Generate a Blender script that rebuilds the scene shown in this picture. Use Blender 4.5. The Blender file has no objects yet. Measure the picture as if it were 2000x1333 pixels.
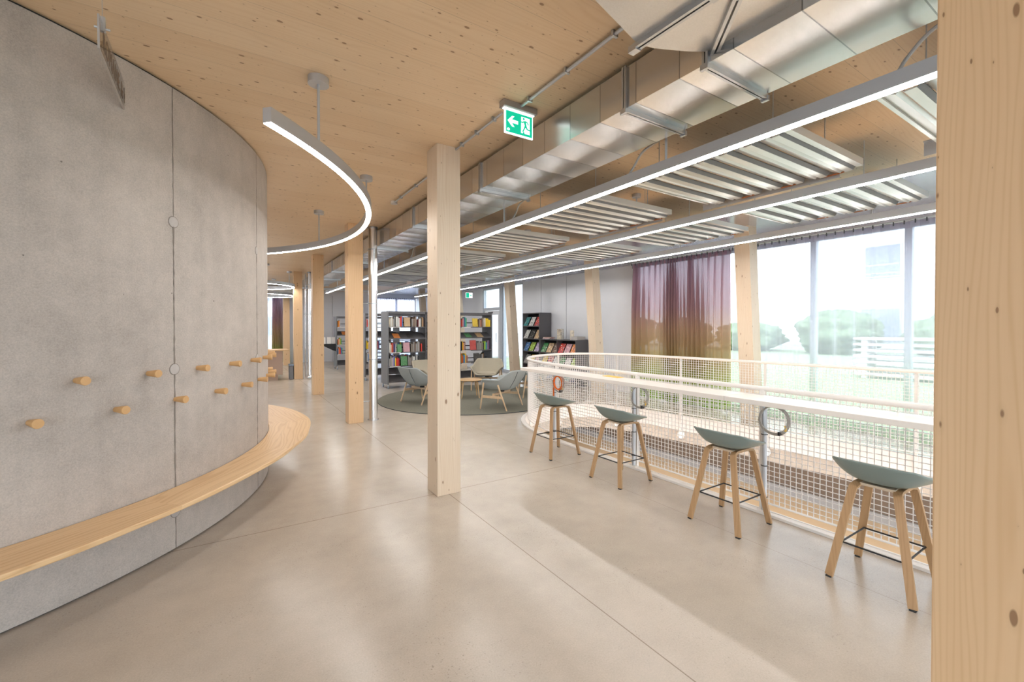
import bpy, bmesh, math, random
from mathutils import Vector, Matrix
from math import sin, cos, pi, radians, sqrt
S = bpy.context.scene
COL = S.collection
random.seed(7)

# ------------------------------------------------------------------ camera, world, exposure
cam = bpy.data.cameras.new('camera'); camo = bpy.data.objects.new('camera', cam); COL.objects.link(camo)
cam.sensor_width = 36.0; cam.lens = 855.0/2000*36; cam.shift_y = -17.5/2000; cam.clip_start = .02; cam.clip_end = 400
camo.location = (0, 0, 1.55); camo.rotation_euler = (radians(90-.6), 0, radians(-32.7))
S.camera = camo
S.view_settings.view_transform = 'Standard'; S.view_settings.look = 'None'; S.view_settings.gamma = 1
S.view_settings.use_curve_mapping = False
S.view_settings.exposure = 0.58
S.cycles.use_denoising = True
S.cycles.max_bounces = 10; S.cycles.diffuse_bounces = 5; S.cycles.glossy_bounces = 4
S.cycles.transparent_max_bounces = 24; S.cycles.transmission_bounces = 6
S.cycles.caustics_reflective = False; S.cycles.caustics_refractive = False
S.cycles.sample_clamp_indirect = 6.0
W = bpy.data.worlds.new('overcast_sky'); S.world = W; W.use_nodes = True
WORLD_STRENGTH = 3.6
LAMP = 30.0
bgn = W.node_tree.nodes['Background']; bgn.inputs[0].default_value = (0.90, 0.95, 1.0, 1); bgn.inputs[1].default_value = WORLD_STRENGTH

# ------------------------------------------------------------------ material helpers
def newmat(name):
    m = bpy.data.materials.new(name); m.use_nodes = True
    nt = m.node_tree; b = nt.nodes['Principled BSDF']
    return m, nt, b
def N(nt, typ, **kw):
    n = nt.nodes.new(typ)
    for k, v in kw.items(): setattr(n, k, v)
    return n
def setin(n, **kw):
    for k, v in kw.items(): n.inputs[k.replace('_', ' ')].default_value = v
def plain(name, col, rough=.5, metal=0.0, spec=.5, noise=0.0, nscale=6.0, bump=0.0, bscale=60.0):
    m, nt, b = newmat(name)
    b.inputs['Base Color'].default_value = (*col, 1); b.inputs['Roughness'].default_value = rough
    b.inputs['Metallic'].default_value = metal; b.inputs['Specular IOR Level'].default_value = spec
    tc = N(nt, 'ShaderNodeTexCoord')
    if noise > 0:
        n = N(nt, 'ShaderNodeTexNoise'); n.inputs['Scale'].default_value = nscale; n.inputs['Detail'].default_value = 4
        nt.links.new(tc.outputs['Object'], n.inputs['Vector'])
        mr = N(nt, 'ShaderNodeMapRange'); setin(mr, To_Min=1-noise, To_Max=1+noise)
        nt.links.new(n.outputs['Fac'], mr.inputs['Value'])
        mx = N(nt, 'ShaderNodeVectorMath', operation='SCALE'); mx.inputs[0].default_value = col
        nt.links.new(mr.outputs[0], mx.inputs['Scale']); nt.links.new(mx.outputs[0], b.inputs['Base Color'])
    if bump > 0:
        n2 = N(nt, 'ShaderNodeTexNoise'); n2.inputs['Scale'].default_value = bscale; n2.inputs['Detail'].default_value = 3
        nt.links.new(tc.outputs['Object'], n2.inputs['Vector'])
        bp = N(nt, 'ShaderNodeBump'); bp.inputs['Strength'].default_value = bump; bp.inputs['Distance'].default_value = .01
        nt.links.new(n2.outputs['Fac'], bp.inputs['Height']); nt.links.new(bp.outputs[0], b.inputs['Normal'])
    return m
def math_(nt, op, a, b=None, c=None, clamp=False):
    n = N(nt, 'ShaderNodeMath', operation=op); n.use_clamp = clamp
    for i, v in enumerate((a, b, c)):
        if v is None: continue
        if isinstance(v, (int, float)): n.inputs[i].default_value = v
        else: nt.links.new(v, n.inputs[i])
    return n.outputs[0]
def mixc(nt, fac, a, b, mode='MIX'):
    n = N(nt, 'ShaderNodeMix', data_type='RGBA', blend_type=mode)
    for i, v in ((0, fac), (6, a), (7, b)):
        if isinstance(v, (int, float)): n.inputs[i].default_value = v
        elif isinstance(v, tuple): n.inputs[i].default_value = (*v, 1) if len(v) == 3 else v
        else: nt.links.new(v, n.inputs[i])
    return n.outputs[2]
def noise_(nt, vec, scale=1.0, detail=3.0, rough=.5, dist=0.0):
    n = N(nt, 'ShaderNodeTexNoise'); n.inputs['Scale'].default_value = scale; n.inputs['Detail'].default_value = detail
    n.inputs['Roughness'].default_value = rough; n.inputs['Distortion'].default_value = dist
    nt.links.new(vec, n.inputs['Vector']); return n.outputs['Fac']
def wood(name, c0, c1, axis='Z', board=None, rough=.5, knots=1.0, ring=1.0, kden=(7.0, 3.0), knotc=(.20, .09, .04), seam=.25, seamw=.0012, polar=None, rs=11.0, kthr=.36):
    """axis: the direction of the grain; board: (across axis, width) of visible boards; polar: (centre, radius) for a ring of boards"""
    m, nt, b = newmat(name)
    tc = N(nt, 'ShaderNodeTexCoord'); sp = N(nt, 'ShaderNodeSeparateXYZ'); nt.links.new(tc.outputs['Object'], sp.inputs[0])
    if polar:
        (cx, cy), R0 = polar
        px = math_(nt, 'SUBTRACT', sp.outputs[0], cx); py = math_(nt, 'SUBTRACT', sp.outputs[1], cy)
        al = math_(nt, 'MULTIPLY', math_(nt, 'ARCTAN2', py, px), R0)
        p = math_(nt, 'SQRT', math_(nt, 'ADD', math_(nt, 'MULTIPLY', px, px), math_(nt, 'MULTIPLY', py, py))); q = sp.outputs[2]
        # straight boards cut to the curve: slope of the board edge changes from piece to piece
        pc = math_(nt, 'DIVIDE', al, 1.25); fl0 = math_(nt, 'FLOOR', pc); fr0 = math_(nt, 'SUBTRACT', math_(nt, 'SUBTRACT', pc, fl0), .5)
        p = math_(nt, 'ADD', p, math_(nt, 'MULTIPLY', math_(nt, 'MULTIPLY', fr0, fr0), -.22))
        ba = math_(nt, 'ADD', p, math_(nt, 'MULTIPLY', fl0, 3.17)); al = math_(nt, 'ADD', al, math_(nt, 'MULTIPLY', fl0, 7.3))
    else:
        al = sp.outputs[axis]; o = [a for a in 'XYZ' if a != axis]
        p, q = sp.outputs[o[0]], sp.outputs[o[1]]
        ba = sp.outputs[board[0]] if board else None
    rnd = None; seamfac = None
    if board:
        t = math_(nt, 'DIVIDE', ba, board[1]); fl = math_(nt, 'FLOOR', t)
        wn = N(nt, 'ShaderNodeTexWhiteNoise', noise_dimensions='1D'); nt.links.new(fl, wn.inputs['W']); rnd = wn.outputs['Value']
        al = math_(nt, 'ADD', al, math_(nt, 'MULTIPLY', rnd, 37.0))
        p = math_(nt, 'ADD', p, math_(nt, 'MULTIPLY', rnd, 5.3))
        fr = math_(nt, 'SUBTRACT', t, fl)
        d = math_(nt, 'MINIMUM', fr, math_(nt, 'SUBTRACT', 1.0, fr))
        seamfac = math_(nt, 'LESS_THAN', math_(nt, 'MULTIPLY', d, board[1]), seamw)
    pq = math_(nt, 'ADD', p, math_(nt, 'MULTIPLY', q, -1.37))
    def vec(sa, sc, flat=False):
        c = N(nt, 'ShaderNodeCombineXYZ')
        nt.links.new(math_(nt, 'MULTIPLY', pq if flat else p, sc), c.inputs[0])
        nt.links.new(math_(nt, 'MULTIPLY', al, sa), c.inputs[1])
        if not flat: nt.links.new(math_(nt, 'MULTIPLY', q, sc), c.inputs[2])
        return c.outputs[0]
    fine = noise_(nt, vec(1.8, 60.0), 1, 4, .6)
    broad = noise_(nt, vec(.8, 5.0), 1, 3, .5)
    wv = N(nt, 'ShaderNodeTexWave', wave_type='BANDS', bands_direction='X', wave_profile='SIN')
    setin(wv, Scale=1.0, Distortion=7.5, Detail=1.5); wv.inputs['Detail Scale'].default_value = .8; wv.inputs['Detail Roughness'].default_value = .4
    dv = N(nt, 'ShaderNodeVectorMath', operation='ADD'); nt.links.new(vec(.42, rs, True), dv.inputs[0])
    dc = N(nt, 'ShaderNodeCombineXYZ'); nt.links.new(math_(nt, 'MULTIPLY', noise_(nt, vec(.55, 4.5, True), 1, 2), 3.2), dc.inputs[0]); nt.links.new(dc.outputs[0], dv.inputs[1])
    nt.links.new(dv.outputs[0], wv.inputs['Vector'])
    f = math_(nt, 'ADD', math_(nt, 'MULTIPLY', fine, .34), math_(nt, 'MULTIPLY', broad, .36))
    f = math_(nt, 'ADD', f, math_(nt, 'MULTIPLY', math_(nt, 'POWER', wv.outputs['Fac'], 3.0), .34*ring))
    if rnd is not None: f = math_(nt, 'ADD', f, math_(nt, 'MULTIPLY', math_(nt, 'SUBTRACT', rnd, .5), .22))
    f = math_(nt, 'MULTIPLY', math_(nt, 'SUBTRACT', f, .18), 1.35, clamp=True)
    col = mixc(nt, f, c0, c1)
    if knots > 0:
        for kk, (ks, off, thr) in enumerate(((1.0, 0.0, kthr), (2.1, 9.0, kthr+.22))):
            vo = N(nt, 'ShaderNodeTexVoronoi', feature='F1', voronoi_dimensions='2D')
            ad = N(nt, 'ShaderNodeVectorMath', operation='ADD'); ad.inputs[1].default_value = (off, off, 0)
            nt.links.new(vec(kden[1]*ks, kden[0]*ks, True), ad.inputs[0]); nt.links.new(ad.outputs[0], vo.inputs['Vector']); vo.inputs['Scale'].default_value = 1.0
            sepc = N(nt, 'ShaderNodeSeparateColor'); nt.links.new(vo.outputs['Color'], sepc.inputs[0])
            r = math_(nt, 'MULTIPLY', math_(nt, 'MAXIMUM', math_(nt, 'SUBTRACT', sepc.outputs[0], thr), 0.0), .17*knots)
            wob = math_(nt, 'MULTIPLY', math_(nt, 'SUBTRACT', noise_(nt, vec(16, 30), 1, 2), .5), .05)
            dd = math_(nt, 'SUBTRACT', math_(nt, 'ADD', vo.outputs['Distance'], wob), r)
            pres = math_(nt, 'GREATER_THAN', r, .012)
            k = math_(nt, 'MULTIPLY', math_(nt, 'MULTIPLY', dd, -45.0, clamp=True), pres)
            halo = math_(nt, 'MULTIPLY', math_(nt, 'MULTIPLY', math_(nt, 'SUBTRACT', .07, dd), 7.0, clamp=True), pres)
            col = mixc(nt, math_(nt, 'MULTIPLY', halo, .30), col, tuple(c*.75 for c in c1))
            col = mixc(nt, math_(nt, 'MULTIPLY', k, .75), col, knotc)
    if seamfac is not None:
        col = mixc(nt, math_(nt, 'MULTIPLY', seamfac, seam), col, tuple(c*.25 for c in c1))
    nt.links.new(col, b.inputs['Base Color']); b.inputs['Roughness'].default_value = rough
    b.inputs['Specular IOR Level'].default_value = .35
    bp = N(nt, 'ShaderNodeBump'); bp.inputs['Strength'].default_value = .06; bp.inputs['Distance'].default_value = .004
    nt.links.new(fine, bp.inputs['Height']); nt.links.new(bp.outputs[0], b.inputs['Normal'])
    return m
def concrete(name, base, floor=False):
    m, nt, b = newmat(name)
    tc = N(nt, 'ShaderNodeTexCoord'); P = tc.outputs['Object']
    sp = N(nt, 'ShaderNodeSeparateXYZ'); nt.links.new(P, sp.inputs[0])
    big = noise_(nt, P, .9 if not floor else .6, 4, .55)
    mid = noise_(nt, P, 7.0 if not floor else 4.0, 6, .7)
    mp = N(nt, 'ShaderNodeMapping'); mp.inputs['Scale'].default_value = (9, 9, .5) if not floor else (4, 4, 4)
    nt.links.new(P, mp.inputs[0]); st = noise_(nt, mp.outputs[0], 1, 4, .6)
    fn = noise_(nt, P, 120.0, 3, .75)
    v = math_(nt, 'MULTIPLY', big, .40)
    v = math_(nt, 'ADD', v, math_(nt, 'MULTIPLY', mid, .42 if not floor else .22))
    v = math_(nt, 'ADD', v, math_(nt, 'MULTIPLY', st, .20 if not floor else .10))
    v = math_(nt, 'ADD', v, math_(nt, 'MULTIPLY', fn, .60 if not floor else .42))
    mr = N(nt, 'ShaderNodeMapRange'); nt.links.new(v, mr.inputs['Value'])
    if floor: setin(mr, From_Min=.42, From_Max=.72, To_Min=.82, To_Max=1.10)
    else: setin(mr, From_Min=.55, From_Max=1.05, To_Min=.68, To_Max=1.24)
    sc = N(nt, 'ShaderNodeVectorMath', operation='SCALE'); sc.inputs[0].default_value = base
    nt.links.new(mr.outputs[0], sc.inputs['Scale']); col = sc.outputs[0]
    vo = N(nt, 'ShaderNodeTexVoronoi', feature='F1'); nt.links.new(P, vo.inputs['Vector'])
    vo.inputs['Scale'].default_value = 9.0 if not floor else 95.0
    sepc = N(nt, 'ShaderNodeSeparateColor'); nt.links.new(vo.outputs['Color'], sepc.inputs[0])
    if floor:
        patch = math_(nt, 'MULTIPLY', math_(nt, 'SUBTRACT', noise_(nt, P, 1.7, 3, .6), .44), 3.0, clamp=True)
        r = math_(nt, 'MULTIPLY', sepc.outputs[0], .42)
        dot = math_(nt, 'MULTIPLY', math_(nt, 'LESS_THAN', vo.outputs['Distance'], r), patch)
        dot = math_(nt, 'MULTIPLY', dot, math_(nt, 'GREATER_THAN', sepc.outputs[1], .45))
        agg = mixc(nt, sepc.outputs[2], (.13, .105, .08), (.42, .35, .28))
        col = mixc(nt, math_(nt, 'MULTIPLY', dot, .6), col, agg)
        # saw-cut joints of the slab
        X, Y = sp.outputs[0], sp.outputs[1]
        def line(v, at, w): return math_(nt, 'LESS_THAN', math_(nt, 'ABSOLUTE', math_(nt, 'SUBTRACT', v, at)), w)
        j = None
        for v, at, w in ((X, 1.699, .0035), (Y, 3.80, .0035), (Y, 10.97, .0035), (X, 3.165, .0015), (X, -5.5, .0035)):
            l = line(v, at, w); j = l if j is None else math_(nt, 'MAXIMUM', j, l)
        col = mixc(nt, math_(nt, 'MULTIPLY', j, .6), col, (.13, .085, .05))
        rg = N(nt, 'ShaderNodeMapRange'); setin(rg, From_Min=.3, From_Max=.7, To_Min=.21, To_Max=.27); nt.links.new(big, rg.inputs['Value'])
        nt.links.new(rg.outputs[0], b.inputs['Roughness']); b.inputs['Specular IOR Level'].default_value = .5
        b.inputs['Coat Weight'].default_value = 0.0
    else:
        r = math_(nt, 'MULTIPLY', math_(nt, 'MAXIMUM', math_(nt, 'SUBTRACT', sepc.outputs[0], .62), 0.0), .15)
        dot = math_(nt, 'LESS_THAN', vo.outputs['Distance'], r)
        col = mixc(nt, math_(nt, 'MULTIPLY', dot, .75), col, tuple(c*.25 for c in base))
        b.inputs['Roughness'].default_value = .72; b.inputs['Specular IOR Level'].default_value = .3
        bp = N(nt, 'ShaderNodeBump'); bp.inputs['Strength'].default_value = .25; bp.inputs['Distance'].default_value = .004
        nt.links.new(mid, bp.inputs['Height']); nt.links.new(bp.outputs[0], b.inputs['Normal'])
    nt.links.new(col, b.inputs['Base Color'])
    return m
def metal_sheet(name, col=(.70, .70, .69), rough=.24, seam=.31, wav=.6):
    """galvanised sheet with soft cross breaks along Y"""
    m, nt, b = newmat(name)
    tc = N(nt, 'ShaderNodeTexCoord'); P = tc.outputs['Object']
    sp = N(nt, 'ShaderNodeSeparateXYZ'); nt.links.new(P, sp.inputs[0])
    b.inputs['Metallic'].default_value = .92
    n1 = noise_(nt, P, 2.6, 2, .5); n2 = noise_(nt, P, 120, 2, .6)
    mr = N(nt, 'ShaderNodeMapRange'); setin(mr, To_Min=.9, To_Max=1.08); nt.links.new(n2, mr.inputs['Value'])
    sc = N(nt, 'ShaderNodeVectorMath', operation='SCALE'); sc.inputs[0].default_value = col
    nt.links.new(mr.outputs[0], sc.inputs['Scale']); cc = sc.outputs[0]
    if seam:
        t = math_(nt, 'DIVIDE', sp.outputs[1], seam); fl = math_(nt, 'FLOOR', t); fr = math_(nt, 'SUBTRACT', t, fl)
        wn = N(nt, 'ShaderNodeTexWhiteNoise', noise_dimensions='1D'); nt.links.new(fl, wn.inputs['W'])
        cc = mixc(nt, math_(nt, 'MULTIPLY', wn.outputs['Value'], .34), cc, (.40, .40, .41))  # banded reflections painted in as a random darker tone per segment
        cc = mixc(nt, math_(nt, 'MULTIPLY', math_(nt, 'LESS_THAN', fr, .02), .7), cc, (.18, .18, .19))
    nt.links.new(cc, b.inputs['Base Color'])
    rg = N(nt, 'ShaderNodeMapRange'); setin(rg, To_Min=rough-.02, To_Max=rough+.05); nt.links.new(n1, rg.inputs['Value'])
    nt.links.new(rg.outputs[0], b.inputs['Roughness'])
    if seam:
        y = math_(nt, 'FRACT', math_(nt, 'DIVIDE', sp.outputs[1], seam))
        h = math_(nt, 'MULTIPLY', math_(nt, 'SUBTRACT', math_(nt, 'MULTIPLY', y, y), y), 2.0)
        bp = N(nt, 'ShaderNodeBump'); bp.inputs['Strength'].default_value = wav; bp.inputs['Distance'].default_value = .02
        nt.links.new(h, bp.inputs['Height']); nt.links.new(bp.outputs[0], b.inputs['Normal'])
    return m
def emit(name, col, strength, base=None):
    m, nt, b = newmat(name)
    b.inputs['Base Color'].default_value = (*(base or col), 1)
    b.inputs['Emission Color'].default_value = (*col, 1); b.inputs['Emission Strength'].default_value = strength
    return m
def glassmat(name, tint=(.93, .97, 1.0), refl=.06):
    m = bpy.data.materials.new(name); m.use_nodes = True; nt = m.node_tree
    nt.nodes.remove(nt.nodes['Principled BSDF']); out = nt.nodes['Material Output']
    t = N(nt, 'ShaderNodeBsdfTransparent'); t.inputs[0].default_value = (*tint, 1)
    g = N(nt, 'ShaderNodeBsdfGlossy'); g.inputs['Roughness'].default_value = .02
    fr = N(nt, 'ShaderNodeLayerWeight'); fr.inputs[0].default_value = .15
    f = math_(nt, 'ADD', math_(nt, 'MULTIPLY', fr.outputs['Fresnel'], .5), refl*.5)
    mx = N(nt, 'ShaderNodeMixShader'); nt.links.new(f, mx.inputs[0]); nt.links.new(t.outputs[0], mx.inputs[1]); nt.links.new(g.outputs[0], mx.inputs[2])
    nt.links.new(mx.outputs[0], out.inputs[0]); return m
def sheer(name, dens, stops):
    """translucent voile dyed purple at the top, ochre below, green at the hem"""
    m = bpy.data.materials.new(name); m.use_nodes = True; nt = m.node_tree
    nt.nodes.remove(nt.nodes['Principled BSDF']); out = nt.nodes['Material Output']
    tc = N(nt, 'ShaderNodeTexCoord'); sp = N(nt, 'ShaderNodeSeparateXYZ'); nt.links.new(tc.outputs['Object'], sp.inputs[0])
    cr = N(nt, 'ShaderNodeValToRGB'); nt.links.new(math_(nt, 'DIVIDE', sp.outputs[2], 3.0), cr.inputs[0])
    els = cr.color_ramp.elements
    els[0].position, els[0].color = stops[0][0], (*stops[0][1], 1); els[1].position, els[1].color = stops[-1][0], (*stops[-1][1], 1)
    for p, c in stops[1:-1]:
        e = els.new(p); e.color = (*c, 1)
    d = N(nt, 'ShaderNodeBsdfDiffuse'); t = N(nt, 'ShaderNodeBsdfTranslucent'); tr = N(nt, 'ShaderNodeBsdfTransparent')
    nt.links.new(cr.outputs[0], d.inputs[0]); nt.links.new(cr.outputs[0], t.inputs[0])
    nt.links.new(mixc(nt, .75, cr.outputs[0], (1.0, 1.0, 1.0)), tr.inputs[0])
    m1 = N(nt, 'ShaderNodeMixShader'); m1.inputs[0].default_value = .5; nt.links.new(d.outputs[0], m1.inputs[1]); nt.links.new(t.outputs[0], m1.inputs[2])
    lw = N(nt, 'ShaderNodeLayerWeight'); lw.inputs[0].default_value = .5
    f = math_(nt, 'ADD', dens, math_(nt, 'MULTIPLY', math_(nt, 'POWER', lw.outputs['Facing'], 2.0), .55), clamp=True)
    m2 = N(nt, 'ShaderNodeMixShader'); nt.links.new(f, m2.inputs[0]); nt.links.new(tr.outputs[0], m2.inputs[1]); nt.links.new(m1.outputs[0], m2.inputs[2])
    nt.links.new(m2.outputs[0], out.inputs[0]); return m
def objcol(name, rough=.5, cover=False):
    m, nt, b = newmat(name)
    oi = N(nt, 'ShaderNodeObjectInfo'); b.inputs['Roughness'].default_value = rough
    if cover:
        tc = N(nt, 'ShaderNodeTexCoord'); ad = N(nt, 'ShaderNodeVectorMath', operation='ADD')
        nt.links.new(tc.outputs['Object'], ad.inputs[0]); cb = N(nt, 'ShaderNodeCombineXYZ')
        r = math_(nt, 'MULTIPLY', oi.outputs['Random'], 60.0)
        nt.links.new(r, cb.inputs[0]); nt.links.new(r, cb.inputs[2]); nt.links.new(cb.outputs[0], ad.inputs[1])
        n = N(nt, 'ShaderNodeTexNoise'); n.inputs['Scale'].default_value = 15; n.inputs['Detail'].default_value = 2; nt.links.new(ad.outputs[0], n.inputs['Vector'])
        k = math_(nt, 'MULTIPLY', math_(nt, 'MULTIPLY', math_(nt, 'SUBTRACT', n.outputs['Fac'], .5), 6, clamp=True), .8)
        hs = N(nt, 'ShaderNodeHueSaturation'); nt.links.new(oi.outputs['Color'], hs.inputs['Color']); hs.inputs['Hue'].default_value = .44; hs.inputs['Value'].default_value = .35; hs.inputs['Saturation'].default_value = .7
        c = mixc(nt, k, oi.outputs['Color'], hs.outputs[0])
        n2 = noise_(nt, ad.outputs[0], 24, 1); k2 = math_(nt, 'MULTIPLY', math_(nt, 'SUBTRACT', n2, .58), 6, clamp=True)
        c = mixc(nt, k2, c, (.82, .78, .68))
        nt.links.new(c, b.inputs['Base Color'])
    else: nt.links.new(oi.outputs['Color'], b.inputs['Base Color'])
    return m

M = {}
M['ceil'] = wood('spruce_ceiling', (.84, .655, .45), (.71, .50, .30), 'X', ('Y', .24), .5, .78, .5, kden=(10.0, 5.4), knotc=(.24, .11, .045), seam=.4, kthr=.27)
M['spruce'] = wood('spruce_column', (.76, .53, .32), (.62, .39, .20), 'Z', None, .5, .8, .7, kden=(7.0, 3.2), rs=15)
M['spruce_pale'] = wood('pale_spruce_column', (.76, .64, .50), (.62, .46, .31), 'Z', None, .5, .8, .7, kden=(7.0, 3.2), rs=16)
M['bench'] = wood('ash_bench', (.76, .54, .31), (.60, .38, .19), 'Y', ('X', .21), .38, 0, 1.2, polar=((-2.68, 5.74), 3.25), rs=7)
M['oakpale'] = wood('pale_oak_veneer', (.62, .42, .22), (.50, .31, .15), 'X', None, .42, 0, .6)
M['oak'] = wood('oak', (.58, .37, .19), (.40, .23, .10), 'Z', None, .42, 0, 1.0)
M['oakleg'] = wood('oak_stool_leg', (.50, .32, .17), (.36, .21, .10), 'Z', None, .45, 0, .8)
M['ash'] = wood('ash_leg', (.66, .48, .31), (.52, .35, .20), 'Z', None, .45, 0, .6)
M['ply'] = plain('plywood_edge', (.62, .50, .37), .5)
M['concrete'] = concrete('fair_faced_concrete', (.455, .41, .37))
M['plug'] = plain('mortar_plug', (.46, .43, .41), .8, noise=.08, nscale=40)
M['slab'] = concrete('slab_edge_concrete', (.50, .44, .38))
M['floor'] = concrete('polished_concrete', (.51, .445, .375), True)
M['dark'] = plain('shadow_gap_rubber', (.02, .02, .02), .7)
M['duct'] = metal_sheet('galvanised_duct')
M['ductb'] = metal_sheet('satin_duct', (.66, .65, .63), .42, 0)
M['flange'] = plain('zinc_flange', (.50, .52, .54), .35, .9)
M['pipe'] = plain('polished_pipe', (.78, .78, .79), .24, .95)
M['alu'] = plain('anodised_aluminium', (.54, .55, .57), .42, .65, noise=.03, nscale=300)
M['alu_l'] = plain('light_aluminium', (.55, .57, .60), .4, .6)
M['panel'] = plain('panel_white_metal', (.66, .68, .67), .30, .5)
M['slotshade'] = plain('panel_slot_shade', (.13, .135, .14), .5)
M['copper'] = plain('copper_tube', (.55, .22, .10), .3, .9)
M['lamp'] = emit('led_diffuser', (1.0, .965, .93), LAMP)
M['white'] = plain('white_lacquer', (.76, .73, .70), .35)
M['whitewire'] = plain('white_wire', (.74, .72, .70), .4)
M['counter'] = plain('white_counter', (.80, .75, .70), .28)
M['greywall'] = plain('grey_panel', (.80, .81, .85), .30, .10, noise=.02)
M['seam'] = plain('panel_seam', (.18, .18, .19), .5, .3)
M['joint'] = plain('board_joint', (.25, .22, .195), .9)
M['framew'] = plain('window_frame', (.55, .58, .63), .4, .2)
M['frameb'] = plain('blue_grey_frame', (.20, .30, .42), .35, .3)
M['glass'] = glassmat('clear_glass')
STOPS = [(.0, (.30, .50, .07)), (.14, (.38, .46, .10)), (.30, (.50, .38, .18)), (.50, (.55, .38, .27)), (.66, (.50, .32, .34)), (1.0, (.42, .27, .36))]
M['curtain'] = sheer('dip_dyed_voile', .70, STOPS)
M['voile2'] = sheer('dense_voile', .62, [(.0, (.70, .72, .84)), (1.0, (.70, .70, .84))])
STOPS2 = [(.0, (.50, .68, .42)), (.2, (.62, .74, .60)), (.42, (.78, .82, .86)), (.8, (.74, .76, .88)), (1.0, (.60, .56, .70))]
M['voile'] = sheer('pale_voile', .42, STOPS2)
M['tape'] = sheer('header_tape', .40, [(0, (.52, .48, .62)), (1, (.52, .48, .62))])
M['gunmetal'] = plain('gunmetal_steel', (.115, .11, .115), .42, .3, noise=.04, nscale=200)
M['gunlight'] = plain('gunmetal_panel', (.19, .19, .20), .45, .3)
M['black'] = plain('black_steel', (.02, .02, .022), .4, .2)
M['rubber'] = plain('rubber', (.03, .03, .03), .8)
M['seatgreen'] = plain('dusty_green_plastic', (.20, .25, .235), .45, noise=.02)
M['fabricblue'] = plain('blue_grey_wool', (.34, .37, .365), .95, spec=.1, noise=.06, nscale=90, bump=.3, bscale=400)
M['fabricbeige'] = plain('beige_wool', (.41, .37, .29), .95, spec=.1, noise=.06, nscale=90, bump=.3, bscale=400)
M['piping'] = plain('dark_piping', (.06, .07, .075), .9)
M['rug'] = plain('moss_grey_carpet', (.20, .195, .16), 1.0, spec=.05, noise=.22, nscale=55, bump=.5, bscale=300)
M['book'] = objcol('book_cloth', .55)
M['cover'] = objcol('printed_cover', .35, True)
M['paper'] = plain('paper_pages', (.72, .69, .62), .8)
M['clear'] = glassmat('acrylic', (.96, .96, .96), .1)
M['signtext'] = plain('sign_lettering', (.16, .10, .06), .6)
M['green'] = emit('exit_green', (.0, .42, .24), .75, (.0, .35, .2))
M['signwhite'] = emit('exit_white', (.92, .97, .97), 1.0)
M['signhouse'] = plain('sign_housing', (.36, .33, .31), .4, .4)
M['orange'] = plain('orange_cable', (.85, .17, .01), .5)
M['greycable'] = plain('grey_cable', (.42, .40, .37), .45)
M['desk'] = plain('rose_laminate', (.44, .31, .24), .5)
M['lowfloor'] = plain('lower_floor_screed', (.70, .52, .35), .5, noise=.05, nscale=2)
M['lowwall'] = plain('lower_wall', (.15, .11, .085), .6, noise=.1, nscale=3)
M['lowbase'] = plain('lower_base', (.33, .33, .35), .5)
M['soffit'] = plain('brushed_fascia', (.66, .66, .72), .25, .8)
M['grass'] = plain('lawn', (.27, .31, .21), .95, spec=.1, noise=.3, nscale=3)
M['pave'] = plain('paving', (.50, .50, .50), .8, noise=.05)
M['hedge'] = plain('hedge_leaves', (.16, .21, .11), .9, noise=.6, nscale=6, bump=1, bscale=12)
M['render'] = plain('white_render', (.74, .75, .77), .8)
M['winglass'] = plain('dark_window_glass', (.30, .32, .37), .1)
M['yellow'] = plain('yellow_paper', (.85, .55, .10), .6)
M['binblue'] = plain('bin_plastic', (.22, .28, .36), .3)

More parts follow.
